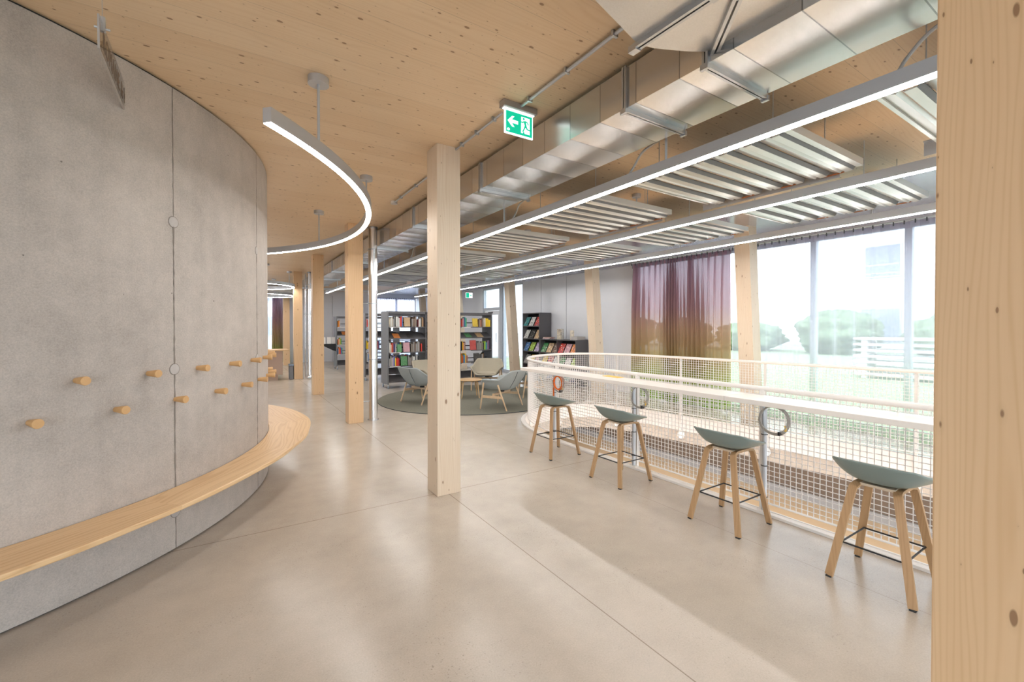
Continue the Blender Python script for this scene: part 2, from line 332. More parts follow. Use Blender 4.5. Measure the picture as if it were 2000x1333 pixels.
# ------------------------------------------------------------------ mesh helpers
class MB:
    def __init__(s): s.v = []; s.f = []
    def add(s, vs, fs, mtx=None):
        o = len(s.v)
        for v in vs: s.v.append(tuple(mtx @ Vector(v)) if mtx is not None else tuple(v))
        for f in fs: s.f.append(tuple(i+o for i in f))
        return s
    def box(s, x0, x1, y0, y1, z0, z1, mtx=None):
        vs = [(x0,y0,z0),(x1,y0,z0),(x1,y1,z0),(x0,y1,z0),(x0,y0,z1),(x1,y0,z1),(x1,y1,z1),(x0,y1,z1)]
        return s.add(vs, [(3,2,1,0),(4,5,6,7),(0,1,5,4),(1,2,6,5),(2,3,7,6),(3,0,4,7)], mtx)
    def prism(s, poly, z0, z1, mtx=None):
        n = len(poly); vs = [(x,y,z0) for x,y in poly]+[(x,y,z1) for x,y in poly]
        fs = [tuple(range(n-1,-1,-1)), tuple(range(n,2*n))]+[(i,(i+1)%n,n+(i+1)%n,n+i) for i in range(n)]
        return s.add(vs, fs, mtx)
    def sweep(s, path, prof, up=Vector((0,0,1)), closed=False, caps=True, scale=None):
        """prof: list of (side, up) offsets; side = horizontal normal"""
        P = [Vector(p) for p in path]; n = len(P); k = len(prof); o = len(s.v)
        for i in range(n):
            a = P[(i-1) % n] if (closed or i > 0) else P[i]; b = P[(i+1) % n] if (closed or i < n-1) else P[i]
            t = (b-a).normalized(); sd = t.cross(up)
            if sd.length < 1e-4: sd = t.cross(Vector((1,0,0)))
            sd.normalize(); u = sd.cross(t).normalized()
            sc = scale[i] if scale else 1
            for (p, q) in prof: s.v.append(tuple(P[i]+sd*p*sc+u*q*sc))
        m = n if closed else n-1
        for i in range(m):
            j = (i+1) % n
            for c in range(k):
                d = (c+1) % k
                s.f.append((o+i*k+c, o+i*k+d, o+j*k+d, o+j*k+c))
        if caps and not closed:
            s.f.append(tuple(o+c for c in range(k-1,-1,-1))); s.f.append(tuple(o+(n-1)*k+c for c in range(k)))
        return s
    def tube(s, path, r, n=10, closed=False, scale=None):
        return s.sweep(path, [(r*cos(2*pi*i/n), r*sin(2*pi*i/n)) for i in range(n)], Vector((0.013,.021,1)), closed, True, scale)
    def cyl(s, x, y, z0, z1, r0, r1=None, n=24):
        r1 = r0 if r1 is None else r1
        vs = [(x+r0*cos(2*pi*i/n), y+r0*sin(2*pi*i/n), z0) for i in range(n)]+[(x+r1*cos(2*pi*i/n), y+r1*sin(2*pi*i/n), z1) for i in range(n)]
        fs = [tuple(range(n-1,-1,-1)), tuple(range(n,2*n))]+[(i,(i+1)%n,n+(i+1)%n,n+i) for i in range(n)]
        return s.add(vs, fs)
    def lathe(s, prof, n=24, mtx=None):
        """prof (r,z) closed by end caps"""
        vs = []; k = len(prof)
        for (r, z) in prof:
            for i in range(n): vs.append((r*cos(2*pi*i/n), r*sin(2*pi*i/n), z))
        fs = [(j*n+i, j*n+(i+1)%n, (j+1)*n+(i+1)%n, (j+1)*n+i) for j in range(k-1) for i in range(n)]
        fs.append(tuple(range(n-1,-1,-1))); fs.append(tuple((k-1)*n+i for i in range(n)))
        return s.add(vs, fs, mtx)
    def grid(s, pts):
        """pts[i][j] open surface"""
        o = len(s.v); a = len(pts); b = len(pts[0])
        for r in pts:
            for p in r: s.v.append(tuple(p))
        for i in range(a-1):
            for j in range(b-1): s.f.append((o+i*b+j, o+i*b+j+1, o+(i+1)*b+j+1, o+(i+1)*b+j))
        return s
    def build(s, name, mat, parent=None, smooth=False, bevel=0, normals=True):
        me = bpy.data.meshes.new(name); me.from_pydata(s.v, [], s.f)
        if normals:
            bm = bmesh.new(); bm.from_mesh(me); bmesh.ops.recalc_face_normals(bm, faces=bm.faces); bm.to_mesh(me); bm.free()
        me.materials.append(mat)
        if smooth:
            for p in me.polygons: p.use_smooth = True
            me.set_sharp_from_angle(angle=radians(38))
        o = bpy.data.objects.new(name, me); COL.objects.link(o)
        if parent: o.parent = parent
        if bevel:
            b = o.modifiers.new('bevel', 'BEVEL'); b.width = bevel; b.segments = 2; b.limit_method = 'ANGLE'; b.angle_limit = radians(40)
        return o
def tag(o, label=None, cat=None, group=None, kind=None):
    if label: o['label'] = label
    if cat: o['category'] = cat
    if group: o['group'] = group
    if kind: o['kind'] = kind
    return o
def empty(name, loc=(0,0,0), rz=0.0, label=None, cat=None, group=None):
    o = bpy.data.objects.new(name, None); COL.objects.link(o); o.location = loc; o.rotation_euler = (0,0,rz)
    o.empty_display_size = .1
    return tag(o, label, cat, group)
def children(o): return [c for c in COL.objects if c.parent == o]
def copy_tree(o, parent=None):
    c = o.copy(); COL.objects.link(c)
    if parent: c.parent = parent
    for ch in [x for x in COL.objects if x.parent == o]: copy_tree(ch, c)
    return c
def struct(o): o['kind'] = 'structure'; return o
def B(name, mat, dims, parent=None, bevel=0): return MB().box(*dims).build(name, mat, parent, bevel=bevel)
def catmull(pts, closed=False, k=8):
    P = [Vector((*p, 0)) if len(p) == 2 else Vector(p) for p in pts]; n = len(P); out = []
    rng = range(n) if closed else range(n-1)
    for i in rng:
        p0 = P[(i-1) % n] if (closed or i > 0) else P[i]; p1 = P[i]; p2 = P[(i+1) % n]; p3 = P[(i+2) % n] if (closed or i < n-2) else p2
        for j in range(k):
            t = j/k
            out.append(.5*((2*p1)+(-p0+p2)*t+(2*p0-5*p1+4*p2-p3)*t*t+(-p0+3*p1-3*p2+p3)*t**3))
    if not closed: out.append(P[-1])
    return out
def offset(path, d, closed=True):
    n = len(path); out = []
    for i in range(n):
        a = path[(i-1) % n] if (closed or i > 0) else path[i]; b = path[(i+1) % n] if (closed or i < n-1) else path[i]
        t = (b-a).normalized(); s = t.cross(Vector((0,0,1)))
        out.append(path[i]+s*d)
    return out
def resample(path, step, closed=True):
    P = list(path)+([path[0]] if closed else []); out = []; L = 0
    tot = sum((P[i+1]-P[i]).length for i in range(len(P)-1)); n = max(3, round(tot/step)); st = tot/n; nxt = 0
    for i in range(len(P)-1):
        seg = (P[i+1]-P[i]).length
        while nxt <= L+seg+1e-9 and len(out) < n+(0 if closed else 1):
            out.append(P[i].lerp(P[i+1], (nxt-L)/seg if seg else 0)); nxt += st
        L += seg
    return out
CZ = 3.225

# ------------------------------------------------------------------ floor with the oval void, ceiling
void_pts = [(3.80,-1.0),(3.80,.2),(3.80,1.5),(3.80,2.8),(3.80,3.8),(3.80,4.6),(3.85,5.15),(4.02,5.75),(4.38,6.25),(4.9,6.56),(5.45,6.66),(5.95,6.50),
            (6.25,6.10),(6.42,5.5),(6.55,4.6),(6.66,3.5),(6.75,2.4),(6.85,1.3),(6.93,.3),(6.9,-.8),(6.5,-1.7),(5.5,-2.2),(4.5,-1.9)]
VOID = catmull(void_pts, True, 8)
area = sum(VOID[i].x*VOID[(i+1)%len(VOID)].y-VOID[(i+1)%len(VOID)].x*VOID[i].y for i in range(len(VOID)))
if area > 0: VOID.reverse()          # offset(+) goes outwards when clockwise
t_ = offset(VOID, .1)
if abs(sum(t_[i].x*t_[(i+1)%len(t_)].y-t_[(i+1)%len(t_)].x*t_[i].y for i in range(len(t_)))) < abs(area): VOID.reverse()
t_ = offset(VOID, .1)
def outer(d): return offset(VOID, d)
def slab_with_hole(name, rect, hole, z0, z1, mat, edge=None):
    bm = bmesh.new()
    x0,x1,y0,y1 = rect
    R = [bm.verts.new((x,y,z1)) for x,y in ((x0,y0),(x1,y0),(x1,y1),(x0,y1))]
    H = [bm.verts.new((p.x,p.y,z1)) for p in hole]
    es = [bm.edges.new((R[i],R[(i+1)%4])) for i in range(4)]+[bm.edges.new((H[i],H[(i+1)%len(H)])) for i in range(len(H))]
    bmesh.ops.triangle_fill(bm, use_beauty=True, use_dissolve=False, edges=es, normal=(0,0,1))
    ret = bmesh.ops.extrude_face_region(bm, geom=bm.faces[:])
    for v in [g for g in ret['geom'] if isinstance(g, bmesh.types.BMVert)]: v.co.z = z0
    bmesh.ops.recalc_face_normals(bm, faces=bm.faces)
    me = bpy.data.meshes.new(name); bm.to_mesh(me); bm.free()
    me.materials.append(mat)
    if edge:
        me.materials.append(edge)
        for p in me.polygons:
            if abs(p.normal.z) < .5 or p.normal.z < -.5: p.material_index = 1
    o = bpy.data.objects.new(name, me); COL.objects.link(o); return struct(o)
XR, YF, XL, YB = 7.9, 21.3, -9.0, -5.0
slab_with_hole('floor', (XL-.2, XR+.2, YB-.2, YF+.2), offset(VOID, .055), -.44, 0.0, M['floor'], M['slab'])
struct(B('ceiling', M['ceil'], (XL-.2, XR+.2, YB-.2, YF+.2, CZ, CZ+.2)))
# storey below, seen through the void
struct(B('floor', M['lowfloor'], (XL, 14.2, YB, YF, -3.6, -3.4)))
struct(B('wall_lower_right', M['lowwall'], (13.8, 14.0, YB, YF, -3.4, -.44)))
struct(B('baseboard_lower', M['lowbase'], (13.74, 13.8, YB, YF, -3.4, -3.16)))
struct(B('wall_lower_back', M['lowwall'], (XL, 14.0, YF-.1, YF, -3.4, -.44)))
struct(B('ceiling', M['slab'], (XR+.21, 14.2, YB, YF, -.44, -.3)))

# ------------------------------------------------------------------ curved concrete wall, bench, knobs
WC = Vector((-2.68, 5.74, 0)); WR = 3.03
def wp(ang, r, z): return (WC.x+r*cos(radians(ang)), WC.y+r*sin(radians(ang)), z)
mb = MB(); n = 180
ring = [wp(360*i/n, WR, 0)[:2] for i in range(n)]
mb.prism(ring, 0.012, CZ-.018)
cw = struct(mb.build('wall_left', M['concrete'], smooth=True))
gap = MB().prism([wp(360*i/n, WR-.02, 0)[:2] for i in range(n)], 0, CZ); gap.build('shadow_gap', M['dark'], cw, smooth=True)
for a in (-39.2, -17.6, -66.0):
    p0 = wp(a, WR+.001, 0); s = MB()
    rr = random.Random(int(a*10)); pts = [Vector((*wp(a+rr.uniform(-.025,.025), WR+.0015, z)[:2], z)) for z in [.013+k*(CZ-.033)/90 for k in range(91)]]
    w = .0032 if a < -30 else .002
    s.sweep(pts, [(-w,-.001),(w,-.001),(w,.0012),(-w,.0012)], Vector((cos(radians(a)), sin(radians(a)), 0)), scale=[rr.uniform(.45,1.35)*(1.25 if p.z < 2.3 else .7) for p in pts])
    s.build('joint_line', M['joint'], cw)
    for z in ((.265, 1.26, 2.28) if a > -60 else (.265, 2.28)):
        mt = Matrix.Translation(wp(a, WR-.01, z)) @ Matrix.Rotation(radians(a), 4, 'Z') @ Matrix.Rotation(pi/2, 4, 'Y')
        MB().lathe([(.041, 0), (.041, .0108)], 20, mt).build('mortar_ring', M['joint'], cw)
        MB().lathe([(.036, 0), (.036, .0125), (.033, .0135)], 20, mt).build('mortar_plug', M['plug'], cw, smooth=True)
# bench: outline follows the wall with a slightly swelling front edge
offs = [(-100,.37),(-70,.37),(-55,.36),(-45,.335),(-35,.325),(-22,.35),(-10,.40),(2,.45),(15,.45),(28,.41),(45,.38),(75,.38),(95,.38)]
def ben(a):
    for (a0,o0),(a1,o1) in zip(offs, offs[1:]):
        if a0 <= a <= a1:
            t = (a-a0)/(a1-a0); t = t*t*(3-2*t); return o0+(o1-o0)*t
    return .38
angs = [-100+i*195/120 for i in range(121)]
mb = MB(); poly = [wp(a, WR+.005, 0)[:2] for a in angs]+[wp(a, WR+ben(a), 0)[:2] for a in reversed(angs)]
k = len(angs)
vs = [(*p, .41) for p in poly]+[(*p, .442) for p in poly]; fs = []
for i in range(k-1):
    j = 2*k-1-i
    fs.append((i, i+1, j-1, j)); fs.append((2*k+i, 2*k+j, 2*k+j-1, 2*k+i+1))
for i in range(2*k): fs.append((i, (i+1) % (2*k), 2*k+(i+1) % (2*k), 2*k+i))
mb.add(vs, fs)
bench = mb.build('bench', M['bench'], bevel=.006)
tag(bench, 'pale ash bench top wrapping around the foot of the curved concrete wall', 'bench')
knobs = [(-57.5+3.68*i, 1.05 if i % 2 else 1.25) for i in range(0, 22)]
kp = None
kmesh = None
ORD = ['first','second','third','fourth','fifth','sixth','seventh','eighth','ninth','tenth','eleventh','twelfth','thirteenth','fourteenth','fifteenth','sixteenth','seventeenth','eighteenth','nineteenth','twentieth']
up_i = lo_i = 0
for a, z in knobs:
    if a < -55 or a > 9: continue
    if kmesh is None:
        mbk = MB(); mt = Matrix.Rotation(pi/2, 4, 'Y')
        mbk.lathe([(.016, 0), (.0165, .01), (.026, .082), (.0245, .086), (.0, .0865)], 28, mt)
        o = mbk.build('coat_knob', M['oak_knob'] if 'oak_knob' in M else plain('oak_knob', (.60, .36, .16), .45, noise=.1, nscale=30), None, smooth=True); kmesh = o
    else: o = kmesh.copy(); COL.objects.link(o)
    o.location = wp(a, WR-.004, z); o.rotation_euler = (0, 0, radians(a))
    if z > 1.2: up_i += 1; row, q = 'upper', up_i
    else: lo_i += 1; row, q = 'lower', lo_i
    tag(o, f'oak coat knob on the concrete wall, {ORD[q-1]} from left, {row} row', 'coat knob', 'oak coat knobs on the concrete wall')

# ------------------------------------------------------------------ far wall, facade, back walls (shell)
def frame_window(name, axis, at, a0, a1, z0, z1, bars, fw=.05, depth=.09, mat=None, glass=True, trans=()):
    """rectangular frame + bars + pane; axis X means the plane x=at, spans y"""
    mat = mat or M['framew']
    root = struct(empty(name)); mb = MB()
    def bx(u0,u1,w0,w1,d=depth):
        if axis == 'X': mb.box(at-d/2, at+d/2, u0, u1, w0, w1)
        else: mb.box(u0, u1, at-d/2, at+d/2, w0, w1)
    bx(a0,a0+fw,z0,z1); bx(a1-fw,a1,z0,z1); bx(a0+fw,a1-fw,z0,z0+fw); bx(a0+fw,a1-fw,z1-fw,z1)
    mb.build('window_frame', mat, root)
    for b in bars:
        mb = MB(); bx(b-.04,b+.04,z0+fw,z1-fw,depth*1.05); mb.build('mullion', mat, root)
    for t in trans:
        mb = MB(); bx(a0+fw,a1-fw,t-.03,t+.03,depth*.9); mb.build('transom', mat, root)
    mb = MB(); bx(a0+fw,a1-fw,z0+fw,z1-fw,.008); mb.build('window_pane', M['glass'], root)
    return root
Z1 = 3.0
WT = .16
# right facade x = 7.9
def panels(name, axis, at, spans, z0, z1, mat, side=1):
    pass
root = struct(empty('wall_right'))
for (y0, y1) in ((7.0, 9.49), (9.49, 10.67), (10.67, 11.66), (14.32, 16.5), (16.5, 18.8), (18.8, 21.3)):
    B('wall_panel', M['greywall'], (XR, XR+WT, y0+.008, y1-.008, 0, Z1), root)
B('wall_core', M['seam'], (XR+.03, XR+WT-.03, 7.0, 11.66, 0, Z1), root)
B('wall_core', M['seam'], (XR+.03, XR+WT-.03, 14.32, YF, 0, Z1), root)
B('wall_head', M['soffit'], (XR-.05, XR+WT, YB, YF, Z1, CZ), root)
B('wall_foot', M['framew'], (XR, XR+WT, YB, 7.0, 0, .06), root)
B('wall_foot', M['framew'], (XR, XR+WT, 11.66, 12.92, 0, .06), root)
frame_window('window_1', 'X', XR+.06, YB, 7.0, .06, Z1, [-3.6, -2.2, -.8, .6, 2.15, 3.33, 5.6])
frame_window('window_2', 'X', XR+.06, 11.66, 12.92, .06, Z1, [12.3], mat=M['framew'])
trim = struct(B('trim_1', M['framew'], (XR-.02, XR+WT, 12.92, 13.05, 0, Z1)))
# glazed door in its frame with a transom light
door = struct(empty('door_1'))
dx = XR+.05
mb = MB(); mb.box(dx-.05,dx+.05,13.05,13.13,0,Z1).box(dx-.05,dx+.05,14.24,14.32,0,Z1).box(dx-.05,dx+.05,13.13,14.24,2.16,2.26).box(dx-.05,dx+.05,13.13,14.24,Z1-.08,Z1); mb.build('door_frame', M['framew'], door)
mb = MB(); mb.box(dx-.03,dx+.03,13.14,13.25,.02,2.15).box(dx-.03,dx+.03,14.12,14.23,.02,2.15).box(dx-.03,dx+.03,13.25,14.12,.02,.2).box(dx-.03,dx+.03,13.25,14.12,2.0,2.15); leaf = mb.build('door_leaf', M['greywall'], door)
B('door_pane', M['glass'], (dx-.004,dx+.004,13.25,14.12,.2,2.0), leaf)
B('transom_pane', M['glass'], (dx-.004,dx+.004,13.13,14.24,2.26,Z1-.08), door)
B('door_closer', M['gunmetal'], (dx-.09,dx-.035,13.6,13.85,2.06,2.11), leaf)
MB().tube([(dx-.08,13.3,1.05),(dx-.08,13.3,1.35)], .01).tube([(dx-.03,13.3,1.05),(dx-.08,13.3,1.05)], .008).tube([(dx-.03,13.3,1.35),(dx-.08,13.3,1.35)], .008).build('door_handle', M['alu'], leaf, smooth=True)
# far wall y = 21.3
root = struct(empty('wall_far'))
segs = [(XL, .2), (1.95, 3.9), (3.9, 5.1), (5.1, 5.75)]
for x0, x1 in segs: B('wall_panel', M['greywall'], (x0+.008, x1-.008, YF, YF+WT, 0, Z1), root)
B('wall_core', M['seam'], (XL, .2, YF+.03, YF+WT-.02, 0, Z1), root); B('wall_core', M['seam'], (1.95, 5.75, YF+.03, YF+WT-.02, 0, Z1), root)
B('wall_head', M['greywall'], (XL, XR, YF, YF+WT, Z1, CZ), root)
frame_window('window_3', 'Y', YF+.06, .2, 1.95, .0, Z1, [1.2])
frame_window('window_4', 'Y', YF+.06, 5.75, XR, .0, Z1, [6.9])
# unseen near wall and left outer wall: windows placed to bring in daylight
root = struct(empty('wall_back'))
B('wall_panel', M['greywall'], (XL, -6, YB-WT, YB, 0, CZ), root); B('wall_panel', M['greywall'], (6.5, XR, YB-WT, YB, 0, CZ), root)
B('wall_head', M['greywall'], (-6, 6.5, YB-WT, YB, Z1, CZ), root)
frame_window('unseen_window_5', 'Y', YB-.06, -6, 6.5, 0, Z1, [-4.2,-2.1,0,2.1,4.2])
root = struct(empty('wall_outer_left'))
B('wall_head', M['greywall'], (XL-WT, XL, YB, YF, Z1, CZ), root)
frame_window('unseen_window_6', 'X', XL-.06, YB, YF, 0, Z1, [-3,-1,1,3,5,7,9,11,13,15,17,19])

# ------------------------------------------------------------------ timber columns
def column(x0, x1, y0, y1, dx=0.0, mat='spruce', label=''):
    mb = MB(); z1 = CZ
    vs = [(x0,y0,0),(x1,y0,0),(x1,y1,0),(x0,y1,0),(x0+dx,y0,z1),(x1+dx,y0,z1),(x1+dx,y1,z1),(x0+dx,y1,z1)]
    mb.add(vs, [(3,2,1,0),(4,5,6,7),(0,1,5,4),(1,2,6,5),(2,3,7,6),(3,0,4,7)])
    o = mb.build('timber_column', M[mat], bevel=.004)
    tag(o, label, 'column', 'glulam timber columns', 'thing'); return o
PX0, PX1 = 1.580, 1.813
pos = ['square spruce column at the right edge, nearest the camera', 'square spruce column standing alone in mid floor, left of the bar stools',
       'square spruce column beside the tall silver pipe, next behind the middle one', 'square spruce column, third along the row behind the silver pipe',
       'square spruce column near the reception desk with a bin beside it', 'spruce column farthest away, by the purple and green curtain']
for i, lb in enumerate(pos):
    y = .135+3.585*i
    ox = .22 if i == 5 else 0; y += 2.0 if i == 5 else 0
    column(PX0+ox, PX1+ox, y, y+.24, 0, 'spruce' if i != 1 else 'spruce_pale', lb)
fl = ['leaning spruce column by the facade between the patterned curtain and the sheer curtain', 'leaning spruce column behind the low magazine shelf', 'leaning spruce column beside the glazed door', 'leaning spruce column by the facade, hidden low by the bookcases', 'leaning spruce column before the far lilac curtain']
for i, y in enumerate((3.86, 7.50, 11.1, 14.7, 18.3)):
    column(7.22, 7.45, y, y+.25, -.25, 'spruce_pale', fl[i])

# ------------------------------------------------------------------ ducts
root = empty('ventilation_duct', (2.385, 6, 2.93), 0, 'long rectangular galvanised duct running below the timber ceiling', 'duct')
def loc(o): o.location = (-2.385, -6, -2.93); return o
yseg = [-1.6, -.5, 1.39, 1.95, 3.85, 5.75, 7.65, 9.55, 11.45, 13.35, 15.25, 17.0]
for a, b in zip(yseg, yseg[1:]):
    loc(B('duct_section', M['duct'], (2.10, 2.67, a+.002, b-.002, 2.93, 3.185), root))
for y in yseg[1:-1]:
    mb = MB()
    for d in (-.017, .003):
        mb.box(2.085,2.685,y+d,y+d+.014,2.905,2.93).box(2.085,2.10,y+d,y+d+.014,2.93,3.19).box(2.67,2.685,y+d,y+d+.014,2.93,3.19)
    for x in (2.078, 2.672): mb.box(x, x+.02, y-.022, y+.022, 2.895, 2.925)
    loc(mb.build('duct_flange', M['flange'], root))
# branch with a radius elbow on the left side
zb, zt = 2.985, 3.185
arc = catmull([(1.73,1.53),(1.82,1.515),(1.91,1.478),(2.02,1.425),(2.12,1.36)], False, 5)
poly = [(p.x,p.y) for p in arc]+[(1.83,1.06),(1.74,1.13)]
loc(MB().prism(poly, zb, zt).build('duct_elbow', M['ductb'], root, smooth=True))
loc(MB().prism([(2.12,1.36),(2.3,1.2),(2.3,.7),(2.1,.75),(1.83,1.06)], zb, zt).build('duct_collar', M['ductb'], root))
loc(MB().prism([(1.73,1.53),(1.74,1.13),(-.2,.61),(-.2,1.02)], zb, zt).build('duct_branch', M['ductb'], root))
for (a, b) in (((1.735,1.55),(1.745,1.11)), ((2.13,1.375),(1.815,1.045))):
    mb = MB(); A, Bv = Vector((*a,0)), Vector((*b,0))
    for d in (-.022, .004):
        t = (Bv-A).normalized(); nn = Vector((t.y,-t.x,0))*d; w = Vector((t.y,-t.x,0))*.016
        mb.prism([(A+nn)[:2],(Bv+nn)[:2],(Bv+nn+w)[:2],(A+nn+w)[:2]], zb-.026, zb)
    for Pq in (A, Bv): mb.box(Pq.x-.02,Pq.x+.02,Pq.y-.025,Pq.y+.025,zb-.034,zb-.002)
    loc(mb.build('duct_flange', M['flange'], root))
# metal soffit above the curtains
struct(B('trim_2', M['soffit'], (6.12, XR-.06, YB+.01, YF-.01, 3.185, 3.20)))
# cross duct far away
o = B('cross_duct', M['ductb'], (-6.0, 2.08, 19.5, 20.1, 2.75, 3.15)); tag(o, 'wide grey metal duct crossing under the ceiling at the far end', 'duct')
o = B('cable_tray', M['alu_l'], (-6.0, 5.2, 16.3, 16.5, 2.86, 2.92)); tag(o, 'thin metal cable tray crossing near the far end of the ceiling', 'cable tray')
# conduits
def conduit(path, r, label, box_at=None):
    rt = empty('conduit', path[0], 0, label, 'conduit'); base = Vector(path[0])
    MB().tube([Vector(p)-base for p in path], r, 10).build('tube', M['alu_l'], rt, smooth=True)
    for p in path[::1][:]:
        pass
    a, b = Vector(path[0]), Vector(path[-1])
    for t in (.15, .5, .85):
        p = a.lerp(b, t)-base; MB().box(p.x-.02,p.x+.02,p.y-.008,p.y+.008,p.z-r*1.4,CZ-base.z-.001).build('clip', M['flange'], rt)
    return rt
conduit([(1.836,2.80,3.205),(1.83,1.60,3.205)], .011, 'thin steel conduit on the ceiling, running from the green exit sign toward the duct')
conduit([(1.77,2.90,3.205),(1.77,3.72,3.205)], .009, 'thin steel conduit on the ceiling between exit sign and middle column')
conduit([(1.83,4.15,3.205),(1.83,5.70,3.205)], .009, 'thin steel conduit on the ceiling behind the middle column')
o = MB().cyl(1.83,5.75,3.19,3.225,.045).build('smoke_detector', M['white'], smooth=True); tag(o, 'small round white detector on the timber ceiling at a conduit end', 'detector')
# vertical pipes
def pipe(x, y, r, label, arms, elbow=False):
    rt = empty('vertical_pipe', (x,y,0), 0, label, 'pipe')
    z0 = .13 if elbow else .012
    MB().cyl(0,0,z0,CZ-.02,r,n=32).build('pipe_run', M['pipe'], rt, smooth=True)
    for z in (1.02, 1.95, 2.85): MB().cyl(0,0,z-.008,z+.008,r+.004,n=32).build('pipe_collar', M['flange'], rt, smooth=True)
    MB().cyl(0,0,CZ-.03,CZ-.001,r+.008,n=32).build('ceiling_plate', M['flange'], rt, smooth=True)
    if elbow:
        MB().tube([(0,0,.13),(0,-.01,.07),(-.04,-.05,.035),(-.12,-.1,.03)], r*.9, 16).build('pipe_elbow', M['pipe'], rt, smooth=True)
    else: MB().cyl(0,0,0,.012,r+.02,n=32).build('floor_plate', M['pipe'], rt, smooth=True)
    for z in arms: MB().tube([(-r,0,z),(-.184,0,z)], .008).build('wall_bracket', M['flange'], rt, smooth=True)
pipe(2.0, 7.42, .072, 'tall polished silver pipe beside the second spruce column', (.32, 1.95))
pipe(2.02, 14.45, .062, 'silver downpipe with an elbow at the foot, beyond the third column', (1.95,), True)
o = MB().tube([(1.93,14.75,.01),(1.93,14.75,3.2)], .018, 12).build('slim_pipe', M['pipe'], smooth=True); tag(o, 'slim silver pipe standing left of the elbowed downpipe', 'pipe')

# ------------------------------------------------------------------ ring lamps and linear lamps
def ring_lamp(cx, cy, r, a0, a1, label, stems, zb=2.70, w=.055, h=.085):
    rt = empty('ring_lamp', (cx,cy,zb), 0, label, 'lamp', 'curved pendant lamps')
    closed = a1-a0 >= 360; n = int(max(48, (a1-a0)*r/4))
    pts = [Vector((r*cos(radians(a0+(a1-a0)*i/n)), r*sin(radians(a0+(a1-a0)*i/n)), 0)) for i in range(n if closed else n+1)]
    MB().sweep([p+Vector((0,0,h/2+.006)) for p in pts], [(-w/2,-h/2),(w/2,-h/2),(w/2,h/2),(-w/2,h/2)], closed=closed).build('lamp_profile', M['alu'], rt, smooth=True)
    MB().sweep([p+Vector((0,0,.003)) for p in pts], [(-w/2+.006,-.003),(w/2-.006,-.003),(w/2-.006,.003),(-w/2+.006,.003)], closed=closed).build('lamp_diffuser', M['lamp'], rt, smooth=True)
    for a in stems:
        x, y = r*cos(radians(a)), r*sin(radians(a))
        MB().cyl(x,y,h,CZ-zb-.04,.009,n=12).build('stem', M['alu_l'], rt, smooth=True)
        MB().cyl(x,y,CZ-zb-.045,CZ-zb,.066,n=32).build('canopy', M['alu'], rt, smooth=True)
RC = (-2.40, 5.50)
ring_lamp(*RC, 3.71, -46, 75, 'long curved pendant lamp hanging beside the concrete wall', (-38.5, -8.2, 20.6, 50))
ring_lamp(.41, 14.2, 1.13, 0, 360, 'small round ring lamp over the reception desk', (-70, 20, 110, 200))
ring_lamp(.87, 18.2, 1.13, 0, 360, 'small round ring lamp farthest away at the end of the hall', (-70, 20, 110, 200))
def linear_lamp(x, y0, y1, label, stems, canopy=True, zb=2.70, w=.062, h=.075):
    rt = empty('linear_lamp', (x,y0,zb), 0, label, 'lamp', 'straight pendant lamps in parallel lines')
    L = y1-y0
    B('lamp_profile', M['alu'], (-w/2,w/2,0,L,.006,h+.006), rt)
    B('lamp_diffuser', M['lamp'], (-w/2+.007,w/2-.007,.004,L-.004,.0,.006), rt)
    for y in stems:
        MB().cyl(0,y-y0,h,CZ-zb-(.04 if canopy else .002),.009,n=12).build('stem', M['alu_l'], rt, smooth=True)
        if canopy: MB().cyl(0,y-y0,CZ-zb-.04,CZ-zb,.055,n=28).build('canopy', M['alu'], rt, smooth=True)
    return rt
linear_lamp(2.715, -1.5, 15.8, 'straight pendant lamp line nearest the duct, leftmost of the three long lines', (-.2, 2.12, 4.4, 6.8, 9.2, 11.6, 14.0), False)
linear_lamp(4.30, -1.5, 15.9, 'straight pendant lamp line in the middle of the three long lines', (-.2, 3.80, 6.2, 8.6, 11.0, 13.4))
linear_lamp(5.86, -1.5, 15.9, 'straight pendant lamp line nearest the window curtains', (-.2, 1.9, 4.3, 6.7, 9.1, 11.5, 13.9))
# cable loops from the duct side down to the first lamp
for i, y in enumerate((.75, 2.45, 4.2, 5.9, 7.6)):
    o = MB().tube(catmull([(2.70,y-.28,2.95),(2.73,y-.1,2.93),(2.75,y,2.86),(2.72,y+.03,2.79)], False, 5), .009, 8).build('power_cable', M['greycable'], smooth=True)
    tag(o, ['grey cable looping to the first lamp line, beside the front column', 'grey cable looping to the first lamp line, second one from the front', 'grey cable looping to the first lamp line, just right of the middle column', 'grey cable looping to the first lamp line, behind the middle column','grey cable looping to the first lamp line, farthest back of all'][i], 'cable', 'cables feeding the lamp line')

